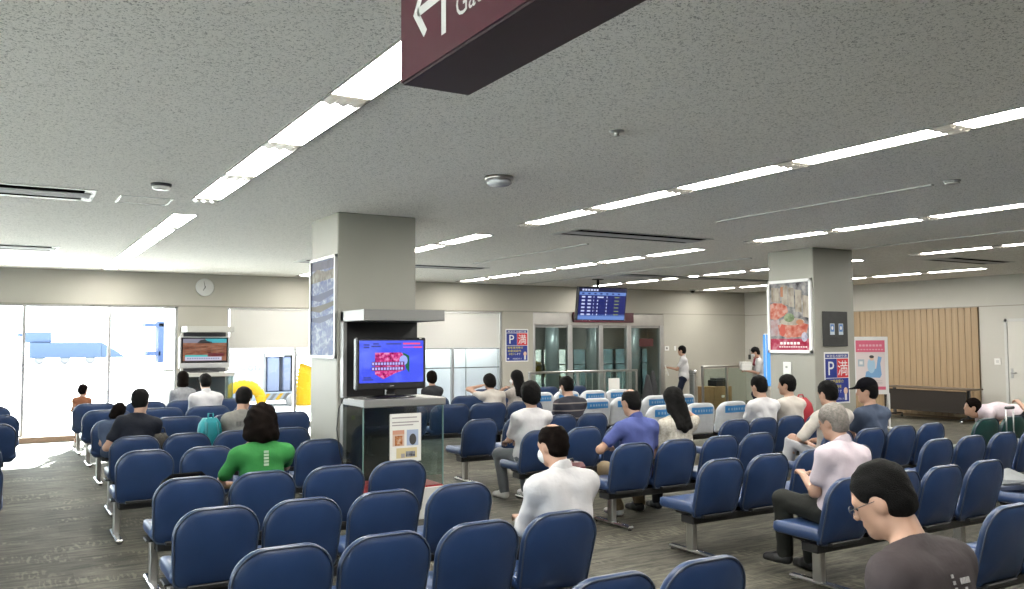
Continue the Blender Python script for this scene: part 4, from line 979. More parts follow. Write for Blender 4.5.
class Field:
    def __init__(s, k=.03): s.p = []; s.k = k; s.cuts = []; s.noise = None
    def cap(s, a, b, ra, rb=None, k=None):
        a = np.array(a, float); b = np.array(b, float); rb = ra if rb is None else rb; R = max(ra, rb)
        ba = b-a; L2 = max(1e-9, ba@ba)
        def fn(X, Y, Z):
            h = np.clip(((X-a[0])*ba[0]+(Y-a[1])*ba[1]+(Z-a[2])*ba[2])/L2, 0, 1)
            return np.sqrt((X-a[0]-h*ba[0])**2+(Y-a[1]-h*ba[1])**2+(Z-a[2]-h*ba[2])**2)-(ra+(rb-ra)*h)
        s.p.append((fn, np.minimum(a, b)-R, np.maximum(a, b)+R, s.k if k is None else k, 0)); return s
    def ell(s, c, r, M=None, k=None, op=0):
        c = np.array(c, float); r = np.array(r, float); M = np.eye(3) if M is None else M; R = r.max()   # rows of M: local axes
        def fn(X, Y, Z):
            x, y, z = X-c[0], Y-c[1], Z-c[2]
            l = [x*M[i][0]+y*M[i][1]+z*M[i][2] for i in range(3)]
            k0 = np.sqrt((l[0]/r[0])**2+(l[1]/r[1])**2+(l[2]/r[2])**2); k1 = np.sqrt((l[0]/r[0]**2)**2+(l[1]/r[1]**2)**2+(l[2]/r[2]**2)**2)
            return k0*(k0-1)/np.maximum(k1, 1e-6)
        s.p.append((fn, c-R, c+R, s.k if k is None else k, op)); return s
    def cut(s, n, p):       # throw away what lies on the side n points to
        s.cuts.append((nrm(np.array(n, float)), np.array(p, float))); return s
    def mesh(s, h):
        pos = [q for q in s.p if q[4] == 0]
        lo = np.min([q[1] for q in pos], 0)-3*h; hi = np.max([q[2] for q in pos], 0)+3*h
        n = np.ceil((hi-lo)/h).astype(int)+1; f = np.full(n, 1.0)
        ax = [lo[i]+h*np.arange(n[i]) for i in range(3)]
        for fn, l, u, k, op in s.p:
            m = k+2.5*h; i0 = np.maximum(np.floor((l-m-lo)/h).astype(int), 0); i1 = np.minimum(np.ceil((u+m-lo)/h).astype(int)+1, n)
            if np.any(i1 <= i0): continue
            sl = tuple(slice(a, b) for a, b in zip(i0, i1))
            X, Y, Z = np.meshgrid(ax[0][sl[0]], ax[1][sl[1]], ax[2][sl[2]], indexing='ij', sparse=True)
            d = fn(X, Y, Z); g = f[sl]
            if op == 0:
                hh = np.maximum(k-np.abs(g-d), 0)/max(k, 1e-6); f[sl] = np.minimum(g, d)-hh*hh*k*.25
            else: f[sl] = np.maximum(g, -d)
        X, Y, Z = np.meshgrid(*ax, indexing='ij', sparse=True)
        if s.noise:
            am, fr, ph = s.noise
            f = f+am*(np.sin(X*fr+ph+2*np.sin(Z*fr*.6))*np.sin(Y*fr*.8+1.7*ph)*np.sin(Z*fr*1.15+X*fr*.5+ph))
        for nn, p in s.cuts: f = np.maximum(f, (X-p[0])*nn[0]+(Y-p[1])*nn[1]+(Z-p[2])*nn[2])
        return nets(f, lo, h)

def np_mesh(name, P, F, mt):
    me = bpy.data.meshes.new(name); me.vertices.add(len(P)); me.vertices.foreach_set('co', P.astype(np.float32).ravel())
    me.loops.add(len(F)*4); me.loops.foreach_set('vertex_index', F.astype(np.int32).ravel())
    me.polygons.add(len(F)); me.polygons.foreach_set('loop_start', np.arange(0, len(F)*4, 4, dtype=np.int32)); me.polygons.foreach_set('loop_total', np.full(len(F), 4, dtype=np.int32))
    me.update(); me.validate(); me.polygons.foreach_set('use_smooth', np.ones(len(me.polygons), bool)); me.materials.append(mt); me.update()
    return me

def rotm(yaw, pitch, roll):      # columns right, forward, up
    cy_, sy = math.cos(yaw), math.sin(yaw); cp, sp = math.cos(pitch), math.sin(pitch); cr, sr = math.cos(roll), math.sin(roll)
    Rz = np.array([[cy_, -sy, 0], [sy, cy_, 0], [0, 0, 1]]); Rx = np.array([[1, 0, 0], [0, cp, sp], [0, -sp, cp]]); Ry = np.array([[cr, 0, sr], [0, 1, 0], [-sr, 0, cr]])
    return Rz@Rx@Ry
def ik(S, T, a, b, pole):
    d = T-S; L = np.linalg.norm(d); u = d/L
    if L > (a+b)*.995: T = S+u*(a+b)*.995; L = (a+b)*.995
    x = (a*a-b*b+L*L)/(2*L); h = math.sqrt(max(0, a*a-x*x)); pl = np.array(pole, float); pl = pl-u*(pl@u)
    return S+u*x+nrm(pl)*h, T

SKIN = mat('skin', (.44, .255, .175), .5, var=.05, scale=12); SKIN2 = mat('skin_light', (.48, .29, .21), .5, var=.05, scale=12)
HAIR = mat('hair_black', (.0035, .0032, .003), .7, spec=.10, var=.5, scale=160, bump=.5, bscale=260); HAIRB = mat('hair_brown', (.0050, .0030, .0022), .8, spec=.05, var=.5, scale=160, bump=.4, bscale=260)
HAIRG = mat('hair_grey', (.17, .15, .13), .6, var=.3, scale=60, bump=.5, bscale=150)
M_MASK = mat('mask_white', (.66, .67, .68), .7)
EYE = mat('eye_dark', (.02, .014, .010), .2)

def person(loc, rz, label, shirt, trousers, hair='short', hmat=None, s=1.0, lean=6, bend=10, side=0, head=(0, 12, 0), hands=None, poles=None, feet=None, sleeve=.55, shoe=None,
           skin=None, mask=False, stand=False, female=False, vox=.0145, hk=1.07, hv=0.0, hipy=.255, hipz=None, legbare=0.0, cap=None, collar=False, extra=None, twist=0, group=None, curl=40, sx=1.0):
    skin = skin or SKIN; hmat = hmat or HAIR; shoe = shoe or M_BLACK
    e = empty('person', loc, rz, label=label, cat='person', group=group)
    hz = hipz if hipz is not None else ((.865*s) if stand else .50)
    if stand: hipy = 0
    elif lean < 30: lean -= 16; bend += 3
    H = V(0, hipy, hz)
    def dirn(l, sd): return nrm(V(math.sin(math.radians(sd)), math.sin(math.radians(l)), math.cos(math.radians(l))*math.cos(math.radians(sd))))
    u1 = dirn(lean, side); u2 = dirn(lean+bend, side*1.4); u3 = dirn(lean+bend*1.8, side*1.6)
    Mi = H+u1*.20*s; C = Mi+u2*.215*s; N = C+u3*.095*s
    tw = math.radians(twist); r = V(math.cos(tw), math.sin(tw), 0); r = nrm(r-u2*(r@u2)); fwd = np.cross(u2, r)*1.0
    R = rotm(math.radians(rz*0+head[0]+twist), math.radians(head[1]+(lean+bend)*.25), math.radians(head[2]))
    hr, hf, hu = R[:, 0], R[:, 1], R[:, 2]
    k_ = (.93 if female else 1.0)*s
    hs = (.96*s if not female else .945*s)*hk
    nk = N+u3*.055*s
    HC = nk+hu*.105*hs+hf*.022*hs
    shw = (.158 if female else .176)*s*sx
    SH = {+1: C+r*shw+u2*.004*s, -1: C-r*shw+u2*.004*s}
    hands = hands or {}; poles = poles or {}; feet = feet or {}
    arms = {}; legs = {}
    for sd in (1, -1):
        t = np.array(hands.get(sd, (sd*.10, hipy+.33, hz+.13)), float)
        E_, T_ = ik(SH[sd], t, .285*s, .25*s, poles.get(sd, (sd*.42, -.40, -1))); arms[sd] = (SH[sd], E_, T_)
        hj = H+V(sd*.085*s, .0, -.01)
        if stand: ft = np.array(feet.get(sd, (sd*.09, .0, .085)), float); pl = (sd*.1, 1, 0)
        else: ft = np.array(feet.get(sd, (sd*.12, hipy+.42, .09)), float); pl = (sd*.12, 1, .55)
        K_, F_ = ik(hj, ft, .41*s, .40*s, (poles.get('k%d' % sd, pl))); legs[sd] = (hj, K_, F_)
    hd = lambda x, y, z: HC+(hr*x+hf*y+hu*z)*hs
    Mh = np.stack([hr, hf, hu])
    def torso(f, g, hem=False):
        f.cap(H-r*.07*s, H+r*.07*s, .112*s+g, k=.05)
        f.cap(H+r*.045*s, Mi+r*.05*s, .105*s+g, .100*s+g, .05); f.cap(H-r*.045*s, Mi-r*.05*s, .105*s+g, .100*s+g, .05)
        w = .078*s*sx if not female else .062*s
        f.cap(Mi+r*.05*s, C+r*w-u2*.035*s, .100*s+g, .094*k_+g, .06); f.cap(Mi-r*.05*s, C-r*w-u2*.035*s, .100*s+g, .094*k_+g, .06)
        f.cap(SH[1]-r*.02*s, SH[-1]+r*.02*s, .054*k_+g, k=.06)
        for sd in (1, -1): f.cap(N-u3*.008, SH[sd]-r*sd*.02*s, .046*k_+g, .050*k_+g, .04)
    # body
    B = Field(.03); torso(B, 0)
    B.cap(N-u3*.03, nk+hu*.02, .053*k_, .050*k_, .03); B.cap(nk, hd(0, -.01, -.03), .050*k_, .052*k_, .03)
    B.ell(hd(0, -.012, .035), V(.077, .093, .086)*hs, Mh, .03); B.ell(hd(0, .022, -.035), V(.060, .066, .082)*hs, Mh, .04)
    B.cap(hd(-.030, .02, -.078), hd(.0, .062, -.094), .022*hs, .020*hs, .03); B.cap(hd(.030, .02, -.078), hd(.0, .062, -.094), .022*hs, .020*hs, .03)
    B.cap(hd(0, .084, .005), hd(0, .101, -.030), .008*hs, .013*hs, .015); B.cap(hd(-.035, .074, .018), hd(.035, .074, .018), .011*hs, k=.02)
    B.cap(hd(-.018, .083, -.063), hd(.018, .083, -.063), .007*hs, k=.012)
    for sd in (1, -1): B.ell(hd(sd*.071, -.010, -.012), V(.010, .022, .033)*hs, Mh, .012)
    for sd in (1, -1):
        S_, E_, T_ = arms[sd]; B.cap(S_, E_, .046*k_, .037*k_); B.cap(E_, T_, .038*k_, .026*k_)
        hj, K_, F_ = legs[sd]; B.cap(hj, K_, .080*k_, .055*k_, .04); B.cap(K_, K_+(F_-K_)*.35+V(0, -.012, 0), .052*k_, .050*k_, .03); B.cap(K_+(F_-K_)*.3+V(0, -.01, 0), F_, .050*k_, .034*k_, .03)
        B.cap(F_, F_+V(0, .10, -.05)*s, .032*s, .024*s, .02)
    P, F = B.mesh(vox); PP = [P]; FF = [F]; off = len(P)
    for sd in (1, -1):            # hands: palm, four bent fingers, thumb off the side
        S_, E_, T_ = arms[sd]; d = nrm(T_-E_); a = nrm(np.cross(d, V(0, 0, 1))+1e-4)*sd; nn = nrm(np.cross(a, d))*sd
        if nn[2] > 0: nn = -nn
        hs_ = .95*s*(.9 if female else 1); G = Field(.008); G.cap(T_-d*.03, T_, .026*hs_, .024*hs_, .02)
        for i in range(4):
            o_ = a*(i-1.5)*.019*hs_; b0 = T_+d*.022*hs_+o_*.6; b1 = T_+d*.088*hs_+o_
            G.cap(b0, b1, .0125*hs_, .010*hs_, .012)
            L = (.066, .074, .070, .054)[i]*hs_; c1 = math.radians(curl*(.7+.1*i)); c2 = math.radians(curl*1.7)
            f1 = b1+(d*math.cos(c1)+nn*math.sin(c1))*L*.52; f2 = f1+(d*math.cos(c2)+nn*math.sin(c2))*L*.48
            G.cap(b1, f1, .0090*hs_, .0082*hs_, .003); G.cap(f1, f2, .0082*hs_, .0070*hs_, .003)
        t0 = T_+d*.025*hs_-a*.022*hs_; t1 = t0+(d*.6-a*.7+nn*.35)*.042*hs_; t2 = t1+(d*.85-a*.15+nn*.5)*.030*hs_
        G.cap(t0, t1, .0125*hs_, .0105*hs_, .01); G.cap(t1, t2, .0100*hs_, .0080*hs_, .004)
        P2, F2 = G.mesh(.0052 if vox < .012 else .0068); PP.append(P2); FF.append(F2+off); off += len(P2)
    ob('body', np_mesh('body', np.concatenate(PP), np.concatenate(FF), skin), e)
    # shirt
    T = Field(.04); torso(T, .013)
    for sd in (1, -1):
        S_, E_, T_ = arms[sd]
        if sleeve <= 1: T.cap(S_, S_+(E_-S_)*sleeve, .060*k_, .060*k_, .05)
        else: T.cap(S_, E_, .060*k_, .050*k_, .04); T.cap(E_, E_+(T_-E_)*(sleeve-1), .051*k_, .040*k_, .03)
        if sleeve <= 1: T.cut(nrm(E_-S_), S_+(E_-S_)*(sleeve+.03)) if abs((E_-S_)[0]) > 9 else None
    if collar:
        G = Field(.02); G.cap(N-u3*.02, N+u3*.05*s-hf*.006, .072*k_, .066*k_, .02)
        for sd in (1, -1): G.cap(N+u3*.02-hf*.03+r*sd*.03*s, N-u3*.004+hf*.05+r*sd*.035*s, .034*k_, .026*k_, .02)
        G.cut(u3+hf*.42, N+u3*.030*s); G.cut(-u3, N-u3*.035*s)
        ob('collar', np_mesh('collar', *G.mesh(.009), shirt), e)
    T.cut(u3+hf*.10, N+u3*.012*s)
    if not stand: T.cut(-u1, H-u1*.07*s)
    T.noise = (.0055, 22, loc[0]*3.1)
    ob('shirt', np_mesh('shirt', *T.mesh(vox), shirt), e)
    # trousers
    L_ = Field(.04); L_.cap(H-r*.07*s-u1*.01, H+r*.07*s-u1*.01, .121*s, k=.05); L_.cap(H-r*.05*s, H-r*.05*s+u1*.06*s, .115*s, .110*s, .04); L_.cap(H+r*.05*s, H+r*.05*s+u1*.06*s, .115*s, .110*s, .04)
    for sd in (1, -1):
        hj, K_, F_ = legs[sd]; L_.cap(hj, K_, .096*k_, .074*k_, .05)
        if legbare < 1: L_.cap(K_, K_+(F_-K_)*(1-legbare)-V(0, 0, .0), .074*k_, .060*k_, .03)
    L_.cut(u1, H+u1*.075*s); L_.cut(V(0, 0, -1), V(0, 0, .045)); L_.noise = (.004, 26, loc[1]*2.3)
    ob('trousers', np_mesh('trousers', *L_.mesh(vox*1.1), trousers), e)
    for sd in (1, -1):
        hj, K_, F_ = legs[sd]; z = F_[2]-.085*s; G = Field(.03); fd = nrm(V(sd*.12, 1, 0))
        G.cap(F_+V(0, -.015, -.045), F_+fd*.06+V(0, 0, -.045), .042*s, .044*s); G.cap(F_+fd*.06+V(0, 0, -.05), F_+fd*.165*s+V(0, 0, -.06), .042*s, .034*s); G.cap(F_+V(0, -.01, -.04), F_+V(0, -.006, .0), .040*s, .042*s)
        G.cut(V(0, 0, -1), V(0, 0, max(.004, F_[2]-.083))); ob('shoe', np_mesh('shoe', *G.mesh(.011), shoe), e)
    # hair
    Hh = Field(.03); thick = .014
    if hair != 'none':
        t = {'crop': .007, 'bald': .006, 'bob': .018, 'round': .018, 'long': .018, 'short': .014, 'cap': .010}.get(hair, .014)
        t += hv
        Hh.ell(hd(0, -.018, .038), V(.078+t, .091+t, .083+t)*hs, Mh, .03)
        Hh.ell(hd(0, -.045, -.030), V(.066+t*.6, .060+t*.6, .072 if hair != 'crop' else .060)*hs, Mh, .04)
        if hair in ('bob', 'long', 'round'):
            zl = -.045 if hair == 'round' else -.10
            for sd in (1, -1): Hh.cap(hd(sd*(.060+hv*.8), -.020, .0), hd(sd*(.064+hv*1.2), -.024, zl), (.032+hv*.5)*hs, (.034+hv*.7)*hs)
            Hh.cap(hd(0, -.055, -.01), hd(0, -.058-hv*.4, zl), (.068+hv)*hs, (.064+hv)*hs, .04)
        if hair == 'bob': Hh.cap(hd(-.04-hv, -.055, zl), hd(.04+hv, -.055, zl), (.046+hv*.4)*hs, k=.03)
        if hair == 'long':
            bk = C-fwd*.105*s+u2*.02
            for dx, z in ((-.055, -.02), (0, -.05), (.055, -.02)): Hh.cap(hd(dx, -.06, -.08), bk+r*dx*1.2*s+u2*z, .052*hs, .034*hs, .04)
        if hair == 'bald': Hh.ell(hd(0, -.03, .128), V(.050, .062, .05)*hs, Mh, op=1)
        # leave face and ears free
        Hh.ell(hd(0, .098, -.060), V(.075, .078, .125)*hs, Mh, op=1)
        if hair not in ('bob', 'long', 'round'):
            for sd in (1, -1): Hh.ell(hd(sd*.085, .004, -.030), V(.035, .034, .050)*hs, Mh, op=1)
            Hh.cut(-hu+hf*.15, hd(0, -.04, -.085))
        Hh.noise = (.004+hv*.2, 60 if hv < .01 else 42, loc[0])
        ob('hair', np_mesh('hair', *Hh.mesh(min(vox, .011)), hmat), e)
    if cap:
        G = Field(.02); G.ell(hd(0, -.012, .050), V(.092, .110, .098)*hs, Mh); G.cut(-hu, hd(0, 0, .030)); G.cap(hd(-.045, .09, .040), hd(-.03, .155, .030), .012*hs, .009*hs, .03); G.cap(hd(.045, .09, .040), hd(.03, .155, .030), .012*hs, .009*hs, .03); G.cap(hd(0, .09, .045), hd(0, .165, .033), .014*hs, .010*hs, .03)
        ob('cap', np_mesh('cap', *G.mesh(.010), cap), e)
    if mask:
        G = Field(.02); G.ell(hd(0, .048, -.050), V(.064, .068, .058)*hs, Mh); G.cap(hd(-.05, .05, -.02), hd(-.070, -.002, -.008), .004, .004, .003); G.cap(hd(.05, .05, -.02), hd(.070, -.002, -.008), .004, .004, .003)
        G.cut(-hf, hd(0, .018, 0)) ; ob('face_mask', np_mesh('face_mask', *G.mesh(.008), M_MASK), e)
    if vox < .012 or stand:
        for sd in (1, -1):
            G = Field(.01); G.ell(hd(sd*.030, .077, -.004), V(.013, .007, .006)*hs, Mh); ob('eye', np_mesh('eye', *G.mesh(.0035), EYE), e)
    info = dict(hd=hd, C=C, N=N, r=r, u2=u2, fwd=fwd, arms=arms, hs=hs, e=e, H=H)
    return info

cl = lambda n, c, v=.06, sc=8: mat('cloth_'+n, c, .8, var=v, scale=sc, spec=.2, bump=.9, bscale=11)
def stripes(name, a, b, freq, lo, hi):
    if name in MATS: return MATS[name]
    m = bpy.data.materials.new(name); m.use_nodes = True; nt = m.node_tree; bs = nt.nodes['Principled BSDF']; bs.inputs['Roughness'].default_value = .8
    tc = nt.nodes.new('ShaderNodeTexCoord'); wv = nt.nodes.new('ShaderNodeTexWave'); wv.bands_direction = 'Z'; wv.inputs['Scale'].default_value = freq
    rp = nt.nodes.new('ShaderNodeValToRGB'); rp.color_ramp.elements[0].position = lo; rp.color_ramp.elements[1].position = hi
    rp.color_ramp.elements[0].color = a+(1,); rp.color_ramp.elements[1].color = b+(1,)
    nt.links.new(tc.outputs['Object'], wv.inputs['Vector']); nt.links.new(wv.outputs['Fac'], rp.inputs['Fac']); nt.links.new(rp.outputs['Color'], bs.inputs['Base Color'])
    MATS[name] = m; return m
def D(d): return math.radians(d)
WHT = cl('white', (.56, .55, .56)); WHC = cl('cream', (.52, .48, .43)); PINKW = cl('pale_pink', (.58, .50, .54)); DKT = cl('dark_trousers', (.012, .012, .014)); CHT = cl('charcoal_green', (.017, .018, .015)); KHA = cl('khaki', (.24, .18, .11)); GRT = cl('grey_trousers', (.14, .15, .165)); NVT = cl('navy_trousers', (.012, .016, .035)); JEAN = cl('denim', (.06, .09, .16))
SNK = mat('sneaker_white', (.58, .57, .55), .5)

# left block
pi = person((2.84, 1.64, 0), 0, 'man in grey brown shirt with glasses at the lower right corner, looking down', cl('grey_brown', (.052, .042, .044), .08), DKT, hair='crop', vox=.0085, s=1.06, lean=14, bend=14, head=(24, 22, 0), skin=SKIN, sleeve=.6, hands={1: (.10, .55, .72), -1: (-.12, .52, .70)})
hd = pi['hd']
q = MB()
for sd in (1, -1): q.tube([tuple(hd(sd*.034+.024*math.cos(a), .098, -.004+.017*math.sin(a))) for a in [2*PI*k/14 for k in range(14)]], .0016, M_DARK, 5, closed=True); q.tube([tuple(hd(sd*.058, .096, .0)), tuple(hd(sd*.074, .06, .002)), tuple(hd(sd*.078, -.005, .004))], .0016, M_DARK, 5)
q.tube([tuple(hd(-.010, .100, .0)), tuple(hd(.010, .100, .0))], .0016, M_DARK, 5); q.build('glasses', pi['e'])
person((2.88, 4.06, 0), 0, 'balding man in white shirt and face mask in the front left block', WHT, DKT, hair='bald', hmat=HAIRB, vox=.010, s=.97, lean=5, bend=14, head=(12, 14, 0), mask=True, collar=True, sleeve=1.6, sx=1.12, hands={1: (.10, .58, .66), -1: (-.10, .58, .66)})
g = person((1.73, 6.48, 0), 0, 'woman in bright green shirt with dark wavy hair', cl('green', (.030, .190, .045), .08), DKT, hair='bob', hmat=HAIRB, hv=.024, vox=.0115, s=.97, lean=4, bend=12, head=(-4, 24, 4), sx=1.22, sleeve=.62, female=True, hands={1: (.06, .50, .92), -1: (-.12, .50, .64)}, poles={-1: (-1, -.3, -.5), 1: (.8, -.1, -.7)})
person((1.22, 9.66, 0), 0, 'man in navy shirt hunched over beside a small child', cl('navy', (.009, .011, .019), .15), DKT, s=.99, lean=4, bend=14, head=(-18, 16, -4), sleeve=.6, sx=.98, side=4, hands={-1: (-.20, .44, .70), 1: (.02, .46, .74)}, poles={-1: (-.6, -.3, -1)})
person((1.01, 10.02, 0), D(-20), 'small child with dark hair leaning against the man in navy', cl('navy_stripe', (.05, .07, .12)), DKT, hair='bob', hmat=HAIRB, s=.66, lean=8, bend=10, head=(0, 16, 16), hipz=.60, hipy=.12, feet={1: (.07, .42, .34), -1: (-.07, .42, .34)}, hands={1: (.05, .28, .70), -1: (-.05, .28, .70)})
gm = person((2.33, 9.66, 0), 0, 'man in pale grey printed shirt looking down to the side', cl('heather_grey', (.23, .225, .205), .10, 30), DKT, s=.97, lean=4, bend=12, head=(-30, 24, 0), sleeve=.6, hands={1: (.16, .52, .80), -1: (-.02, .52, .72)})
person((2.72, 13.7, 0), 0, 'man in white shirt directly in front of the silver television', WHT, DKT, s=.99, lean=4, bend=11, head=(2, 12, 0), sleeve=1.7, collar=True, sx=1.12)
person((2.66, 15.32, 0), 0, 'woman with brown shoulder length hair in grey below the silver television', cl('stripe_grey', (.25, .255, .27), .15, 30), DKT, hair='bob', hmat=HAIRB, s=.98, female=True, lean=4, bend=10, head=(-22, 8, -3), sleeve=1.4)
person((1.16, 16.25, 0), D(-28), 'child in an orange shirt at the wide window', cl('orange', (.22, .085, .04)), cl('peach', (.30, .18, .12)), stand=True, s=.62, hk=1.38, hair='short', hmat=HAIRB, lean=2, bend=3, head=(-10, 5, 0), sleeve=1.2, legbare=.55, hands={1: (.12, .20, .62), -1: (-.12, .20, .62)}, shoe=SNK)

# middle block
person((6.56, 13.7, 0), 0, 'person with dark bob hair seated beyond the pillar kiosk counter', cl('dark_top', (.025, .026, .03)), DKT, hair='round', hmat=HAIRB, s=.94, female=True, lean=3, bend=8, head=(0, 4, 0))
person((6.82, 11.95, 0), 0, 'woman in white blouse with dark hair raising one hand to her face', WHC, DKT, hair='round', hv=.008, s=.93, female=True, lean=10, bend=12, head=(14, 6, 0), sx=1.3, sleeve=1.5, hands={-1: (-.13, .36, 1.05), 1: (.15, .5, .70)}, poles={-1: (-1, .1, -.8)})
pw = person((7.30, 12.0, 0), 0, 'woman with long straight black hair in a pale knit top', cl('pale_knit', (.38, .34, .31), .15, 30), DKT, hair='long', s=.99, female=True, lean=2, bend=8, head=(26, 4, 0), sleeve=1.5, mask=True, hands={-1: (-.14, .42, .98), 1: (.08, .46, .72)}, poles={-1: (-1, -.1, -.5)})
ww = person((5.02, 7.9, 0), 0, 'woman in plain white shirt and grey trousers with dark hair on the aisle seat', WHT, GRT, hair='round', hv=.008, s=1.02, female=True, lean=3, bend=6, head=(0, 5, 0), sx=1.22, sleeve=.75, shoe=SNK, feet={-1: (-.14, .56, .09), 1: (.12, .52, .09)})
person((6.58, 9.4, 0), 0, 'man in navy shirt with thin pale stripes before the covered seats', stripes('navy_striped', (.012, .012, .022), (.15, .135, .125), 3.2, .90, .97), DKT, s=1.0, lean=5, bend=11, head=(10, 16, 0), sleeve=.6, sx=1.1, mask=True)
bp = person((5.31, 6.42, 0), 0, 'balding man in a blue polo shirt and khaki trousers', cl('polo_blue', (.070, .090, .26), .08), KHA, hair='bald', s=1.0, lean=3, bend=12, head=(8, 13, 0), sleeve=.6, collar=True, sx=1.1, shoe=SNK, hands={-1: (-.20, .42, .72), 1: (.12, .48, .68)}, poles={-1: (-1, -.2, -.5)}, feet={-1: (.06, .60, .09), 1: (.40, .68, .09)})
person((5.82, 6.42, 0), 0, 'woman with long black hair in a lace top, one arm raised', cl('lace', (.45, .42, .36), .25, 45), DKT, hair='long', s=1.0, female=True, lean=3, bend=9, head=(-6, 10, -3), sleeve=.7, sx=1.15, hands={1: (.20, .40, 1.08), -1: (-.10, .46, .66)}, poles={1: (1, -.1, -.7)})
om = person((5.26, 4.0, 0), 0, 'grey haired man in white short sleeved shirt and dark trousers', PINKW, CHT, hair='short', hmat=HAIRG, s=1.0, vox=.0115, lean=4, bend=13, head=(10, 14, 0), sleeve=.62, collar=True, sx=1.12, side=3, hands={-1: (-.06, .52, .74), 1: (.10, .50, .72)}, feet={-1: (-.12, .66, .15), 1: (.10, .60, .09)}, poles={'k-1': (-.1, .55, 1)})

# right block
person((8.33, 7.65, 0), 0, 'person with thick black hair in white, left of another in white', WHT, DKT, s=1.02, lean=3, bend=10, head=(4, 12, 0), hair='short', sx=1.1)
person((8.82, 7.65, 0), 0, 'man in white with short black hair turned sideways under the food poster', WHC, DKT, s=1.02, lean=3, bend=9, head=(34, 4, 0), sx=1.05)
person((7.73, 6.1, 0), 0, 'person with black hair in a loose white top and pale trousers', WHC, cl('pale_trousers', (.46, .46, .48)), s=1.03, lean=3, bend=9, head=(0, 12, 0), sx=1.25, sleeve=.9, shoe=mat('shoe_cream', (.48, .40, .28), .6), feet={-1: (-.22, .70, .26), 1: (.10, .60, .09)}, hands={-1: (-.22, .44, .66)}, poles={-1: (-1, -.2, -.4)})
person((8.38, 6.1, 0), 0, 'person in a black cap and blue grey shirt looking sideways', cl('blue_grey', (.060, .080, .125), .10), DKT, hair='short', s=1.03, lean=3, bend=9, head=(40, 6, 0), cap=mat('cap_black', (.005, .005, .007), .9, spec=.05, var=.2), sx=1.15)
person((12.85, 7.3, 0), D(52), 'person in a pale pink shirt bent far forward behind the green seats', PINKW, DKT, hair='short', hmat=HAIRB, s=1.03, lean=80, bend=14, head=(0, -28, 0), sleeve=1.4, hipy=-.05, hipz=.66, feet={1: (.11, .02, .09), -1: (-.11, .02, .09)}, poles={'k1': (.1, 1, .2), 'k-1': (-.1, 1, .2)}, hands={1: (.14, .52, .25), -1: (-.14, .52, .25)})
person((10.52, 5.1, 0), D(6), 'hand of a person reaching in at the right edge to the suitcase handle', cl('dark_sleeve', (.10, .10, .12)), DKT, s=1.0, lean=2, bend=6, head=(0, 0, 0), sleeve=.5, hands={-1: (-.20, .62, .985), 1: (.12, .45, .66)}, curl=62)

# staff by the gate
person((15.08, 16.9, 0), D(44), 'attendant in white shirt and dark trousers standing beside the gate', WHT, NVT, stand=True, hair='short', s=.985, lean=-2, bend=4, head=(-4, 6, 0), sleeve=.6, collar=True, female=True, hands={1: (.08, .38, 1.06), -1: (-.10, .38, 1.08)}, poles={1: (.4, -.6, -.7), -1: (-.4, -.6, -.7)})
mb = MB(); mb.box(-.10, .10, -.14, .14, 0, .008, M_PAPER); mb.box(-.09, .09, -.13, .13, .008, .014, M_LGREY)
o = mb.build('paper_sheets', loc=(14.73, 17.16, 1.00)); o.rotation_euler = (D(72), 0, D(44)); tag(o, 'white paper sheets held by the attendant beside the gate', 'papers')
st = person((15.86, 15.05, 0), D(52), 'masked attendant in white with a dark red scarf behind the partition', WHT, NVT, stand=True, hair='short', s=.97, lean=0, bend=6, head=(0, 20, 0), sleeve=.8, collar=True, mask=True, hands={1: (.14, .30, 1.02), -1: (-.14, .30, 1.02)})
G = Field(.02); C0, f0, r0, u0 = st['N'], st['fwd'], st['r'], st['u2']
for sd in (1, -1): G.cap(C0+u0*.0+r0*sd*.05, C0+f0*.06-u0*.03, .038, .04); G.cap(C0+f0*.07-u0*.03, C0+f0*.11-u0*.14+r0*sd*.03, .03, .035)
ob('scarf', np_mesh('scarf', *G.mesh(.011), mat('scarf_red', (.20, .015, .035), .7, var=.4, scale=40)), st['e'])
mb = MB(); mb.box(-.03, .03, -.02, .02, 0, .12, M_BLACK, .006); mb.tube([(.015, 0, .12), (.015, 0, .26)], .006, M_BLACK, 6)
o = mb.build('radio', loc=(st['e'].location[0]-.23, st['e'].location[1]+.10, 1.30)); tag(o, 'black handheld radio at the shoulder of the masked attendant', 'radio')
mb = MB(); mb.box(-.20, .20, -.12, .12, 0, .20, M_PAPER, .006); mb.box(-.205, .205, -.125, .125, .17, .19, M_LGREY)
o = mb.build('paper_box', loc=(15.62, 15.28, 1.04)); o.rotation_euler = (0, 0, D(52)); tag(o, 'white box held by the masked attendant behind the partition', 'box')

# prints on shirts
def back_print(info, items, mt, up_=.0, off=.118, name='shirt_print'):
    q = MB(); C, r, u2, fw_ = info['C'], info['r'], info['u2'], info['fwd']
    for x, z, w_, h_ in items:
        c = [C+r*(x+a)+u2*(z+b)-fw_*off for a, b in ((0, 0), (w_, 0), (w_, h_), (0, h_))]; d = fw_*.004
        q.add([tuple(p) for p in c]+[tuple(p+d) for p in c], [(0, 1, 2, 3), (7, 6, 5, 4), (0, 4, 5, 1), (1, 5, 6, 2), (2, 6, 7, 3), (3, 7, 4, 0)], mt)
    return q.build(name, info['e'])
back_print(g, [(-.018, .02-.024*k, .036, .017) for k in range(5)], mat('print_pale_green', (.38, .52, .36), .7), off=.120)
back_print(gm, [(-.10+.034*k, -.06, .026, .045) for k in range(5)], mat('print_grey_letters', (.14, .14, .13), .8), off=.121); back_print(gm, [(.085, -.06, .04, .05)], mat('print_lime', (.25, .34, .08), .8), off=.121)
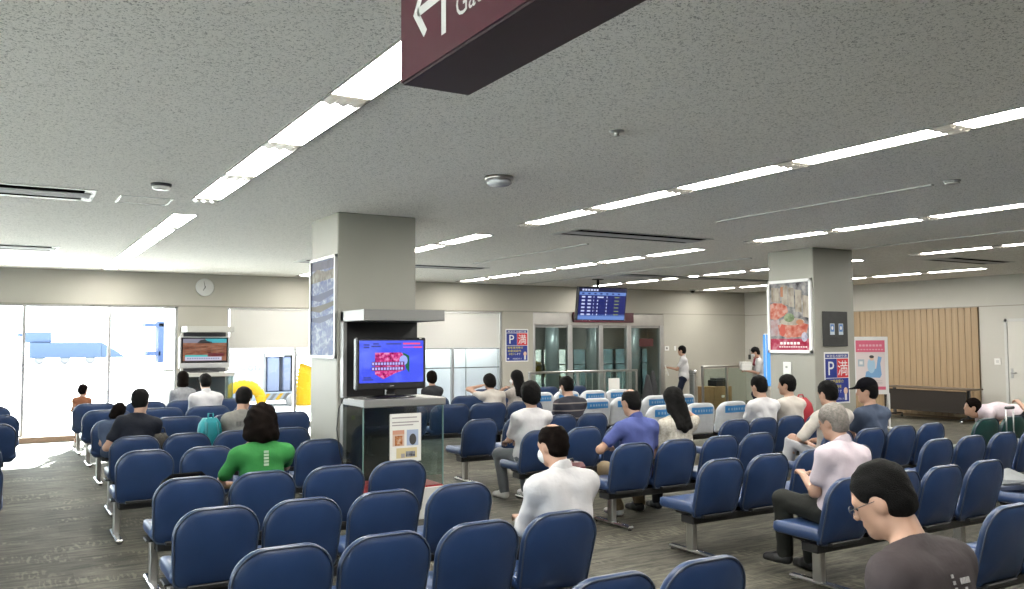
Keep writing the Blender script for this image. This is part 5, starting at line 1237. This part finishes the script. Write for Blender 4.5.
back_print(pi, [(-.02+.003*k, -.03-.022*k, .010, .012) for k in range(6)]+[(.025+.013*k, -.055, .009, .02) for k in range(4)]+[(.04, -.085, .011, .018)], mat('print_white', (.42, .40, .40), .8), off=.122)

# ------------------------------------------------------------------ light and camera
w = bpy.data.worlds.new('sky'); SC.world = w; w.use_nodes = True
nt = w.node_tree; bg = nt.nodes['Background']; bg.inputs['Color'].default_value = (.93, .965, 1.0, 1); bg.inputs['Strength'].default_value = 2.3
sl = bpy.data.lights.new('sun', 'SUN'); sl.energy = 19; sl.angle = math.radians(.6); sl.color = (1, .96, .88)
so = bpy.data.objects.new('sun', sl); COL.objects.link(so)
az = math.atan2(.32, .95); el = math.radians(31)
dv = Vector((-math.sin(az)*math.cos(el), -math.cos(az)*math.cos(el), -math.sin(el)))
so.rotation_euler = dv.to_track_quat('-Z', 'Y').to_euler(); so.location = (6, 30, 20)

yaw, pit, rol = math.radians(30.5339), math.radians(3.15246), math.radians(-.26189)
fw = Vector((math.sin(yaw)*math.cos(pit), math.cos(yaw)*math.cos(pit), math.sin(pit)))
rt = Vector((math.cos(yaw), -math.sin(yaw), 0)); up = rt.cross(fw)
r2 = rt*math.cos(rol)+up*math.sin(rol); u2 = up*math.cos(rol)-rt*math.sin(rol)
cam = bpy.data.cameras.new('camera'); cam.sensor_width = 36; cam.lens = 862.03/1024*36; cam.clip_start = .05; cam.clip_end = 600
co = bpy.data.objects.new('camera', cam); COL.objects.link(co)
M = Matrix((( r2.x, u2.x, -fw.x, 0), (r2.y, u2.y, -fw.y, 0), (r2.z, u2.z, -fw.z, 1.75), (0, 0, 0, 1)))
co.matrix_world = M
SC.camera = co
vs = SC.view_settings; vs.view_transform = 'Standard'; vs.look = 'None'; vs.gamma = 1.0; vs.exposure = 2.2; vs.use_curve_mapping = False
cy = SC.cycles
cy.use_denoising = True; cy.use_adaptive_sampling = True; cy.max_bounces = 8; cy.diffuse_bounces = 4; cy.glossy_bounces = 3; cy.transparent_max_bounces = 16
cy.sample_clamp_indirect = 8.0; cy.caustics_reflective = False; cy.caustics_refractive = False
